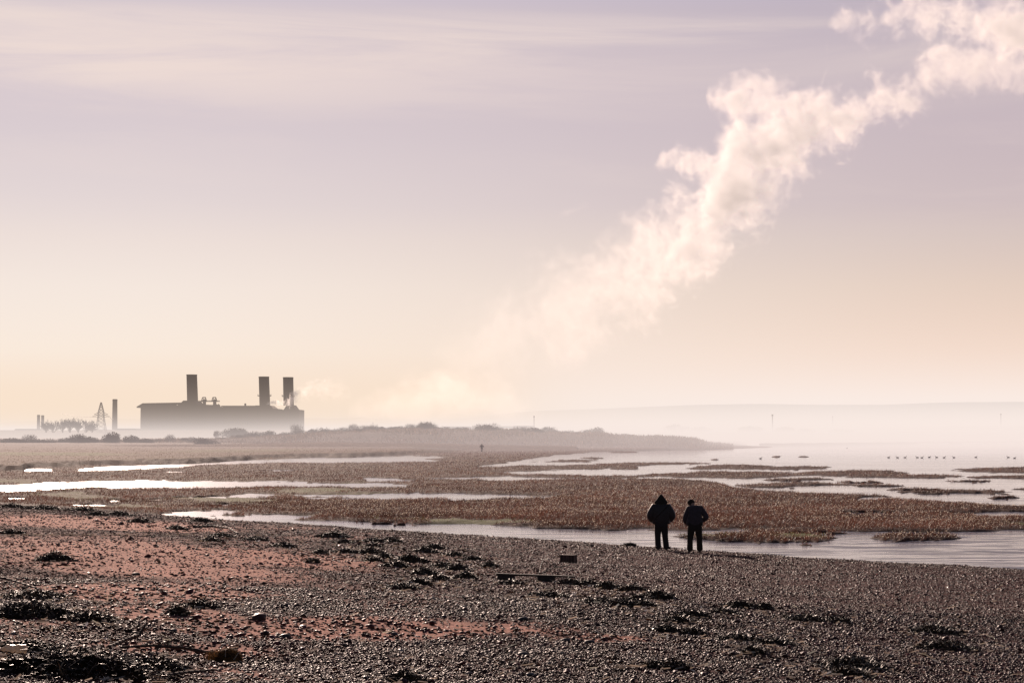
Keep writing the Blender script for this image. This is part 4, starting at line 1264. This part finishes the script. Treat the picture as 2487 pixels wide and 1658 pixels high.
n = 14500
uu = rng.uniform(-60, 1500, n); vv = 1235 + 425 * rng.random(n) ** .9
mix = rng.random(n) < .45
ii = rng.choice(len(src), n, p=ww)
uu[mix] = (np.array([src[i][0] for i in ii]) + rng.normal(0, 1, n) * np.array([src[i][2] for i in ii]) * .9)[mix]
vv[mix] = (np.array([src[i][1] for i in ii]) + rng.normal(0, 1, n) * np.array([src[i][3] for i in ii]) * 1.3)[mix]
a_, b_ = (uu - CU) / F, (CV - vv) / F
D_ = np.stack([a_, CP - b_ * SP, SP + b_ * CP], -1)
T_ = np.full(n, 40.0)
for _ in range(30):
    T_ = np.clip(T_ + (D_[:, 2] * T_ - beach_z(D_[:, 0] * T_, D_[:, 1] * T_)) / -(D_[:, 2] + SLOPE * (SHN[0] * D_[:, 0] + SHN[1] * D_[:, 1])) * .8, 5, 160)
P = D_ * T_[:, None]
ok = (SHN[0] * P[:, 0] + SHN[1] * P[:, 1]) < 49
ok &= (fbm(P[:, 0] / 1.2 + 70, P[:, 1] / 1.5, 3) > -.06) | mix
P = P[ok]; n = len(P)
P[:, 2] = beach_z(P[:, 0], P[:, 1])
L = rng.uniform(.007, .030, n) * (1 + P[:, 1] / 38); hh_ = rng.uniform(.004, .013, n) * (1 + P[:, 1] / 38)
t1 = rng.normal(0, .5, n)
d = np.stack([np.cos(t1), np.sin(t1), rng.normal(0, .12, n)], -1) * L[:, None]
up_ = np.stack([rng.normal(0, .3, n), rng.normal(-.5, .5, n), np.ones(n)], -1) * hh_[:, None]
V = np.stack([P - d, P - d * .2 + up_ * -.3, P + d, P + d * .4 + up_, P - d * .5 + up_ * .9], 1)
cc = np.array([.020, .011, .008]) * np.exp(rng.normal(0, .5, (n, 1)))  # near-black weed scraps that also paint dashes of shade from sand relief
rb = rng.random(n) < .2
cc[rb] = np.array([.11, .05, .025])
tag(npmesh('weed_and_shade_dashes', V.reshape(-1, 3), np.arange(n * 5).reshape(-1, 5), attr_mat('weed_and_shade', .6, .2, trans=.1), np.clip(np.repeat(cc[:, None], 5, 1).reshape(-1, 3), .004, .3)), 'small dark scraps of dried weed and painted relief shade over the sand', kind='stuff')


def stick(name, pts, r0, r1, lab, lift=.02, branches=(), cat='driftwood'):
    P_ = [on_beach(u, v, lift + dz) for u, v, dz in pts]
    o = thing(name, lab, cat, P_[0])
    b = MB()
    fine = []
    for i in range(len(P_) - 1):
        for q in range(5):
            fine.append(P_[i].lerp(P_[i + 1], q / 5))
    fine.append(P_[-1])
    for i in range(len(fine) - 1):
        f0, f1 = i / (len(fine) - 1), (i + 1) / (len(fine) - 1)
        w0 = 1 + .18 * math.sin(i * 2.3); w1 = 1 + .18 * math.sin((i + 1) * 2.3)
        b.rod(fine[i] - P_[0], fine[i + 1] - P_[0], (r0 + (r1 - r0) * f0) * w0, (r0 + (r1 - r0) * f1) * w1, 7)
    b.build('limb', m_drift, o, True)
    for (i, dx, dy, dz, rr) in branches:
        b = MB(); p_ = fine[i] - P_[0]; q_ = p_ + Vector((dx, dy, dz))
        b.rod(p_, p_.lerp(q_, .5) + Vector((0, 0, .02)), rr, rr * .7, 6); b.rod(p_.lerp(q_, .5) + Vector((0, 0, .02)), q_, rr * .7, rr * .35, 6)
        b.build('twig', m_drift, o, True)
    return o


stick('driftwood_stick', [(-40, 1412, .10), (30, 1420, .06), (90, 1431, .0)], .022, .012, 'straight dark stick leaning in at the left edge')
stick('driftwood_branch', [(262, 1576, .0), (300, 1566, .03), (338, 1562, .07), (352, 1560, .17)], .022, .016, 'short dark branch with an upturned pale end', branches=[(9, .02, 0, -.08, .010)])
stick('driftwood_pole', [(292, 1588, .05), (370, 1586, .06), (450, 1590, .05), (525, 1597, .02)], .012, .020, 'long thin dark stick pointing at the brown tuft', branches=[(6, -.03, -.05, -.12, .014), (7, .10, .0, .08, .008)])
stick('driftwood_stick', [(395, 1648, .01), (455, 1642, .02), (525, 1636, .02)], .016, .010, 'pale dark stick lying at the bottom left, right of the biggest heap')
stick('driftwood_branch', [(470, 1281, .02), (520, 1281, .05), (555, 1288, .08), (578, 1298, .02)], .05, .03, 'bent driftwood branch on the upper left shingle near the marsh', branches=[(4, -.3, .2, .2, .02)])
stick('curved_twig', [(1310, 1397, .02), (1315, 1381, .12), (1330, 1367, .22), (1362, 1354, .25)], .014, .007, 'thin curved twig arching up between plank and wooden block')
stick('curved_twig', [(1312, 1397, .02), (1345, 1388, .08), (1385, 1383, .10), (1406, 1388, .05), (1412, 1400, .0)], .014, .007, 'thin low twig bending down to the right above the plank')

# plank resting on two bearers
p0, p1 = on_beach(1205, 1407), on_beach(1396, 1414)
pl = thing('plank', 'long dark wooden plank lying on two blocks on the shingle', 'plank', p0, math.atan2(p1.y - p0.y, p1.x - p0.x))
Lp = (p1 - p0).length; tz = (p1.z - p0.z)
m_plank = simple('old_plank', (.05, .036, .03), .8, .35, 9, .3, bump=.4)
b = MB()
N = 10
for k in range(N):
    z0, z1 = tz * k / N, tz * (k + 1) / N
    a0, a1 = Lp * k / N, Lp * (k + 1) / N
    V = [(a, y, z) for a, zb in ((a0, z0), (a1, z1)) for y, z in ((-.07, zb + .10), (.07, zb + .10), (.07, zb + .135), (-.07, zb + .135))]
    b.add(V, [[0, 1, 2, 3], [7, 6, 5, 4], [1, 0, 4, 5], [2, 1, 5, 6], [3, 2, 6, 7], [0, 3, 7, 4]])
b.build('board', m_plank, pl)
for a in (.02, Lp * .52):
    b = MB(); b.box(a, a + .36, -.06, .06, tz * a / Lp - .05, tz * a / Lp + .098); b.build('bearer', m_plank, pl)

# sawn block
pb_ = on_beach(1381, 1366)
bl = thing('wooden_block', 'squared dark wooden block standing on the shingle near the plank', 'wood block', pb_, math.radians(-24))
def bevel_box(sx, sy, sz, bev, mat, name, parent, segs=2):
    import bmesh
    bm = bmesh.new(); bmesh.ops.create_cube(bm, size=1)
    for v in bm.verts: v.co = Vector((v.co.x * sx, v.co.y * sy, (v.co.z + .5) * sz))
    bmesh.ops.bevel(bm, geom=bm.edges[:], offset=bev, segments=segs, affect='EDGES')
    me = bpy.data.meshes.new(name); bm.to_mesh(me); bm.free(); me.materials.append(mat)
    o = bpy.data.objects.new(name, me); COL.objects.link(o); o.parent = parent
    return o
mb_, t = new_mat('sawn_timber')
tc = t.n('ShaderNodeTexCoord').outputs['Object']
mp = t.n('ShaderNodeMapping', None, Vector=tc); mp.inputs['Scale'].default_value = (16, 16, 1.2)
nz = t.noise(mp.outputs[0], 1.5, 5, .65)
cc_ = t.mix(t.rng(nz, .4, .6), (.03, .016, .012, 1), (.14, .070, .050, 1))
pr2 = t.n('ShaderNodeBsdfPrincipled', None, Base_Color=cc_, Roughness=.8)
t.set(pr2.inputs['Normal'], t.n('ShaderNodeBump', None, Strength=.5, Height=nz).outputs[0])
t.n('ShaderNodeOutputMaterial', None, Surface=pr2.outputs[0])
bo = bevel_box(.40, .26, .24, .012, mb_, 'timber', bl); bo.location.z = -.02
for a in (-.08, .09):
    b = MB(); b.box(a - .006, a + .006, -.133, -.1301, .0, .20); b.build('crack', m_blk, bl)

# brown tuft of weed, plastic bottle, stones
pt = on_beach(556, 1606)
tf = thing('weed_tuft', 'rounded golden brown tuft of matted weed at the end of the long stick', 'seaweed', pt)
m_tuft = attr_mat('matted_weed', .7, .15, trans=.45)
r = np.random.default_rng(5)
n = 2600
d = r.normal(size=(n, 3)); d[:, 2] = np.abs(d[:, 2]); d /= np.linalg.norm(d, axis=1)[:, None]
c = d * np.array([.145, .12, .14]) * (r.random((n, 1)) ** .3)
c[:, 0] += np.where(r.random(n) < .25, r.uniform(-.17, .0, n), 0)
tn = np.cross(d, np.array([0, 1, .3]) + .5 * r.normal(size=(n, 3))); tn /= np.linalg.norm(tn, axis=1)[:, None]
L = r.uniform(.02, .06, (n, 1)); sd_ = np.cross(tn, d) * .0022
V = np.stack([c - tn * L - sd_, c - tn * L + sd_, c + tn * L + sd_ - d * .012, c + tn * L - sd_ - d * .012], 1)
cc = np.array([.17, .085, .028]) * np.exp(r.normal(0, .5, (n, 1)))
npmesh('strands', V.reshape(-1, 3), np.arange(n * 4).reshape(-1, 4), m_tuft, np.clip(np.repeat(cc[:, None], 4, 1).reshape(-1, 3), .01, .6), parent=tf)
V = np.array([(x * .125, y * .10, max(z, -.1) * .12) for x, y, z in ICO_V])
npmesh('core', V, ICO_F, simple('tuft_core', (.02, .011, .005), .9), parent=tf)
for q in range(3):
    b = MB(); a = Vector(((-.02, .06, .12)[q], -.10, (.06, .03, .02)[q])); b.rod(a, a + Vector(((0, .05, .07)[q], -.01, (.07, .07, -.03)[q])), .004, .003, 5)
    b.build('straw', simple('pale_straw', (.6, .52, .4), .5), tf)

pbt = on_beach(33, 1606, .02)
bt = thing('plastic_bottle', 'crumpled white plastic bottle lying on the seaweed at lower left', 'bottle', pbt + Vector((.01, 0, .10)), .12)
m_bot, t = new_mat('cloudy_plastic')
tc = t.n('ShaderNodeTexCoord').outputs['Object']
nz = t.noise(tc, 24, 4, .6)
pr2 = t.n('ShaderNodeBsdfPrincipled', None, Base_Color=t.mix(t.rng(nz, .45, .7), (.82, .76, .68, 1), (.62, .42, .26, 1)), Roughness=.35)
pr2.inputs['Subsurface Weight'].default_value = .4
pr2.inputs['Subsurface Radius'].default_value = (.05, .04, .03)
t.set(pr2.inputs['Normal'], t.n('ShaderNodeBump', None, Strength=.5, Height=nz).outputs[0])
tr = t.n('ShaderNodeBsdfTranslucent', None, Color=(.8, .7, .58, 1))
t.n('ShaderNodeOutputMaterial', None, Surface=t.n('ShaderNodeMixShader', None, i0=.35, i1=pr2.outputs[0], i2=tr.outputs[0]).outputs[0])
prof = [(-.125, .012), (-.12, .03), (-.10, .042), (-.07, .046), (-.055, .041), (-.035, .046), (0, .044), (.02, .040), (.04, .046), (.08, .047), (.10, .044), (.112, .03)]
V, Fc = [], []
na = 24
for i, (a, rr) in enumerate(prof):
    for k in range(na):
        th = 2 * PI * k / na
        q = rr * (1 + .16 * math.sin(3 * th + a * 60) + .10 * math.sin(5 * th - a * 90)) * (1 - .45 * max(0, (-.05 - a) / .075) + .10 * math.sin(a * 75))
        V.append((a, q * math.cos(th), q * math.sin(th) * .85))
for i in range(len(prof) - 1):
    for k in range(na):
        Fc.append([i * na + k, i * na + (k + 1) % na, (i + 1) * na + (k + 1) % na, (i + 1) * na + k])
Fc += [list(range(na - 1, -1, -1)), list(range((len(prof) - 1) * na, len(prof) * na))]
npmesh('bottle_body', np.array(V), Fc, m_bot, smooth_=True, parent=bt)
b = MB(); b.rod((-.148, 0, 0), (-.122, 0, 0), .014, .015, 12); b.build('bottle_neck', m_bot, bt, True)

STONES = [(375, 1621, 24, (.42, .26, .21), 'pale pink stone in the seaweed at lower left'), (200, 1524, 24, (.02, .018, .02), 'flat dark stone alone on the clean left sand'), (205, 1532, 10, (.02, .018, .02), 'small dark stone just under the flat dark stone'), (421, 1532, 20, (.07, .07, .085), 'blue grey stone on the sand below the compact seaweed lump'),
          (330, 1396, 22, (.03, .028, .03), 'dark stone in the shingle band on the left'), (690, 1548, 30, (.03, .027, .03), 'large dark stone at the right end of the left sand'), (1372, 1558, 28, (.03, .03, .034), 'dark stone right of the wide sand patch'), (544, 1566, 14, (.5, .4, .33), 'small pale stone above the brown tuft'), (958, 1541, 20, (.05, .04, .045), 'dark stone in the middle of the wide sand patch'),
          (1432, 1561, 26, (.035, .033, .04), 'grey stone second to the right of the wide sand patch'), (1270, 1590, 26, (.05, .045, .05), 'rounded stone low in the shingle below the wide sand patch'), (1290, 1640, 26, (.06, .06, .07), 'bluish stone near the bottom edge of the shingle'), (1270, 1505, 26, (.03, .026, .03), 'dark stone at the top rim of the wide sand patch')]
for i, (u, v, wpx, c_, lab) in enumerate(STONES):
    p = on_beach(u, v)
    sz = wpx / px_m(p) / 2
    import bmesh
    bm = bmesh.new(); bmesh.ops.create_icosphere(bm, subdivisions=3, radius=1)
    for q in bm.verts:
        f = 1 + .25 * (float(vnoise(q.co.x * 1.3 + i * 7 + 20, q.co.y * 1.3 + q.co.z + 30)) - .5)
        q.co = Vector((q.co.x * sz * f, q.co.y * sz * .75 * f, q.co.z * sz * .45 * f))
    me = bpy.data.meshes.new('beach_stone'); bm.to_mesh(me); bm.free()
    me.polygons.foreach_set('use_smooth', np.ones(len(me.polygons), bool))
    me.materials.append(simple('stone_%d' % i, c_, .55, .35, 25, .4, bump=.3))
    o = bpy.data.objects.new('beach_stone', me); COL.objects.link(o)
    o.location = p + Vector((0, 0, sz * .2)); o.rotation_euler = (random.uniform(-.15, .15), random.uniform(-.15, .15), random.uniform(-.6, .6))
    tag(o, lab, 'stone', 'larger stones lying on the beach')

# ------------------------------------------------------------------ smoke plume and steam
def plume(name, label, Y, strands, dens, vox, wig, scale, step, colr, aniso, depth=.8, hmin=0.0, cat='smoke', emis=.0, namp=3.8):
    """strands: lists of (u, v centre, half height, density) in photo measure, stood up as real bodies at distance Y"""
    k = Y / F
    allu = [q[0] for s_ in strands for q in s_]
    u0, u1 = min(allu) - 5, max(allu) + 5
    X0, X1 = (u0 - CU) * k, (u1 - CU) * k
    ztop = max((HOR - (q[1] - 2 * q[2])) * k for s_ in strands for q in s_) + 10
    # hull: sweep of rings, then fused to one closed skin
    V, Fc = [], []
    na = 16
    for s_ in strands:
        us = np.array([q[0] for q in s_], float)
        nn = max(int((us[-1] - us[0]) * k / (vox * 1.6)), 6)
        ug = np.linspace(us[0], us[-1], nn)
        cvv = np.interp(ug, us, [q[1] for q in s_]); hh = np.interp(ug, us, [q[2] for q in s_])
        b0 = len(V)
        for uq, vc, h in zip(ug, cvv, hh):
            R_ = max(h, 2) * k * 1.5
            for a in range(na):
                th = 2 * PI * a / na
                V.append(((uq - CU) * k, Y + max(R_ * depth, hmin) * math.cos(th), (HOR - vc) * k + R_ * math.sin(th)))
        for i in range(nn - 1):
            for a in range(na):
                Fc.append([b0 + i * na + a, b0 + i * na + (a + 1) % na, b0 + (i + 1) * na + (a + 1) % na, b0 + (i + 1) * na + a])
        Fc += [[b0 + a for a in range(na - 1, -1, -1)], [b0 + (nn - 1) * na + a for a in range(na)]]
    m, t = new_mat(name)
    P = t.n('ShaderNodeNewGeometry').outputs['Position']
    wn = t.noise(P, scale * .35, 2, .5, 0, True)
    wn = t.v('MULTIPLY', t.v('SUBTRACT', wn, (.5, .5, .5)), (wig * 2, wig * 2, wig * 2))
    wn2 = t.noise(P, scale * 1.6, 3, .6, 0, True)
    wn2 = t.v('MULTIPLY', t.v('SUBTRACT', wn2, (.5, .5, .5)), (wig * .9, wig * .9, wig * .9))
    PW = t.v('ADD', t.v('ADD', P, wn), wn2)
    fb = t.m('MULTIPLY_ADD', t.m('SUBTRACT', t.noise(PW, scale * 3.3, 5, .68, .5), .5), .85, t.noise(PW, scale, 7, .66))
    sp = t.n('ShaderNodeSeparateXYZ', None, Vector=PW)
    xn = t.m('DIVIDE', t.m('SUBTRACT', sp.outputs[0], X0), X1 - X0)
    yy_ = t.m('SUBTRACT', sp.outputs[1], Y)
    tot = None
    HM = max(q[2] for s_ in strands for q in s_) * k
    ZM = ztop + 10
    for s_ in strands:
        st = [((q[0] - u0) / (u1 - u0), ((((HOR - q[1]) * k + 10) / ZM), q[2] * k / HM, q[3], 1)) for q in s_]
        st = [(st[0][0] - .004, (st[0][1][0], .002, 0, 1))] + st + [(st[-1][0] + .004, (st[-1][1][0], .002, 0, 1))]
        rp = t.ramp(xn, [(min(max(a, 0), 1), c) for a, c in st], 'LINEAR')
        sc_ = t.n('ShaderNodeSeparateColor', None, Color=rp)
        cz = t.m('MULTIPLY_ADD', sc_.outputs[0], ZM, -10.0)
        h = t.m('MULTIPLY', sc_.outputs[1], HM)
        a = t.m('DIVIDE', t.m('SUBTRACT', sp.outputs[2], cz), h)
        b_ = t.m('DIVIDE', yy_, t.m('MAXIMUM', t.m('MULTIPLY', h, depth), max(hmin, .1)))
        rr = t.m('SQRT', t.m('ADD', t.m('MULTIPLY', a, a), t.m('MULTIPLY', b_, b_)))
        f = t.m('ADD', t.m('SUBTRACT', .92, rr), t.m('MULTIPLY', t.m('SUBTRACT', fb, .5), namp))
        d = t.m('MULTIPLY', t.rng(f, .0, 1.25), sc_.outputs[2])
        tot = d if tot is None else t.m('MAXIMUM', tot, d)
    D = t.m('MULTIPLY', tot, dens)
    vs = t.n('ShaderNodeVolumeScatter', None, Color=colr, Density=D, Anisotropy=aniso)
    out = vs.outputs[0]
    if emis:
        em = t.n('ShaderNodeEmission', None, Color=lin(255, 224, 204), Strength=t.m('MULTIPLY', D, emis))  # peach self-glow stands in for light scattered repeatedly inside the cloud
        out = t.n('ShaderNodeAddShader', None, i0=out, i1=em.outputs[0]).outputs[0]
    t.n('ShaderNodeOutputMaterial', None, Volume=out)
    m.cycles.volume_step_rate = step
    o = npmesh(name, np.array(V), Fc, m)
    md = o.modifiers.new('fuse', 'REMESH'); md.mode = 'VOXEL'; md.voxel_size = vox
    dg = bpy.context.evaluated_depsgraph_get()
    me = bpy.data.meshes.new_from_object(o.evaluated_get(dg))
    o.modifiers.clear(); o.data = me
    me.materials.clear(); me.materials.append(m)
    return tag(o, label, cat)


SA = [(1010, 930, 40, .0), (1060, 900, 90, .04), (1105, 890, 160, .03), (1160, 865, 165, .055), (1260, 805, 155, .09), (1400, 735, 130, .17), (1500, 690, 122, .32), (1600, 638, 122, .6), (1700, 575, 122, .95), (1750, 510, 135, 1), (1800, 430, 180, 1), (1860, 385, 165, 1), (1920, 335, 118, 1),
      (2000, 300, 82, .95), (2100, 277, 72, .85), (2200, 250, 62, .75), (2240, 210, 72, .7), (2300, 165, 56, .6), (2400, 160, 60, .5), (2487, 150, 62, .45), (2700, 90, 100, .6)]
SB = [(1330, 522, 6, 0), (1370, 512, 20, .16), (1420, 503, 22, .14), (1450, 498, 6, 0), (1586, 404, 5, 0), (1592, 402, 16, .7), (1620, 390, 34, .9), (1660, 382, 46, .95), (1710, 392, 42, .95), (1750, 405, 50, 1), (1800, 420, 60, 1)]
SCC = [(1716, 232, 18, .7), (1740, 238, 44, 1), (1790, 242, 52, 1), (1860, 248, 58, 1), (1950, 262, 56, 1), (2000, 280, 40, .9), (2003, 40, 3, 0), (2012, 42, 16, .5), (2060, 48, 42, .7), (2120, 62, 56, .7), (2200, 34, 50, .75), (2300, 40, 60, .85), (2400, 50, 76, 1), (2487, 60, 96, 1), (2700, 60, 120, 1)]
plume('smoke_plume', 'tall cream coloured smoke plume drifting up to the right', 2150, [SA, SB, SCC], .064, 9.0, 22.0, .021, .28, (1, .955, .91, 1), .33, emis=.19)
SL = [(835, 1000, 40, .5), (900, 985, 60, .8), (1000, 975, 75, 1), (1100, 960, 85, 1), (1200, 965, 85, 1), (1280, 990, 60, .8), (1330, 1010, 40, .3)]
plume('steam_bank', 'faint low bank of steam rising behind the warehouses', 2300, [SL], .0105, 9.0, 17.0, .016, .5, (1, .97, .94, 1), .5, cat='steam', emis=.3, namp=2.2)
SS = [(646, 982, 5, .9), (662, 977, 9, 1), (690, 978, 10, 1), (705, 975, 14, 1), (716, 962, 18, .8), (728, 955, 17, .35), (760, 946, 24, .12), (800, 948, 30, .05), (850, 955, 30, .02)]
plume('steam_puff', 'small white steam puff curling off the right hand chimney base', 1475, [SS], .5, 1.6, 3.2, .12, .5, (.99, .97, .95, 1), .45, cat='steam', hmin=2.0, emis=.12)

# ------------------------------------------------------------------ render settings
SC.render.engine = 'CYCLES'
SC.view_settings.view_transform = 'Standard'
SC.view_settings.look = 'None'
SC.view_settings.exposure = 0
SC.view_settings.gamma = 1
cy = SC.cycles
cy.use_denoising = True
cy.denoiser = 'OPENIMAGEDENOISE'
cy.use_adaptive_sampling = True
cy.adaptive_threshold = .02
cy.max_bounces = 5
cy.diffuse_bounces = 2
cy.glossy_bounces = 2
cy.transmission_bounces = 2
cy.volume_bounces = 1
cy.volume_max_steps = 160
cy.sample_clamp_indirect = 6
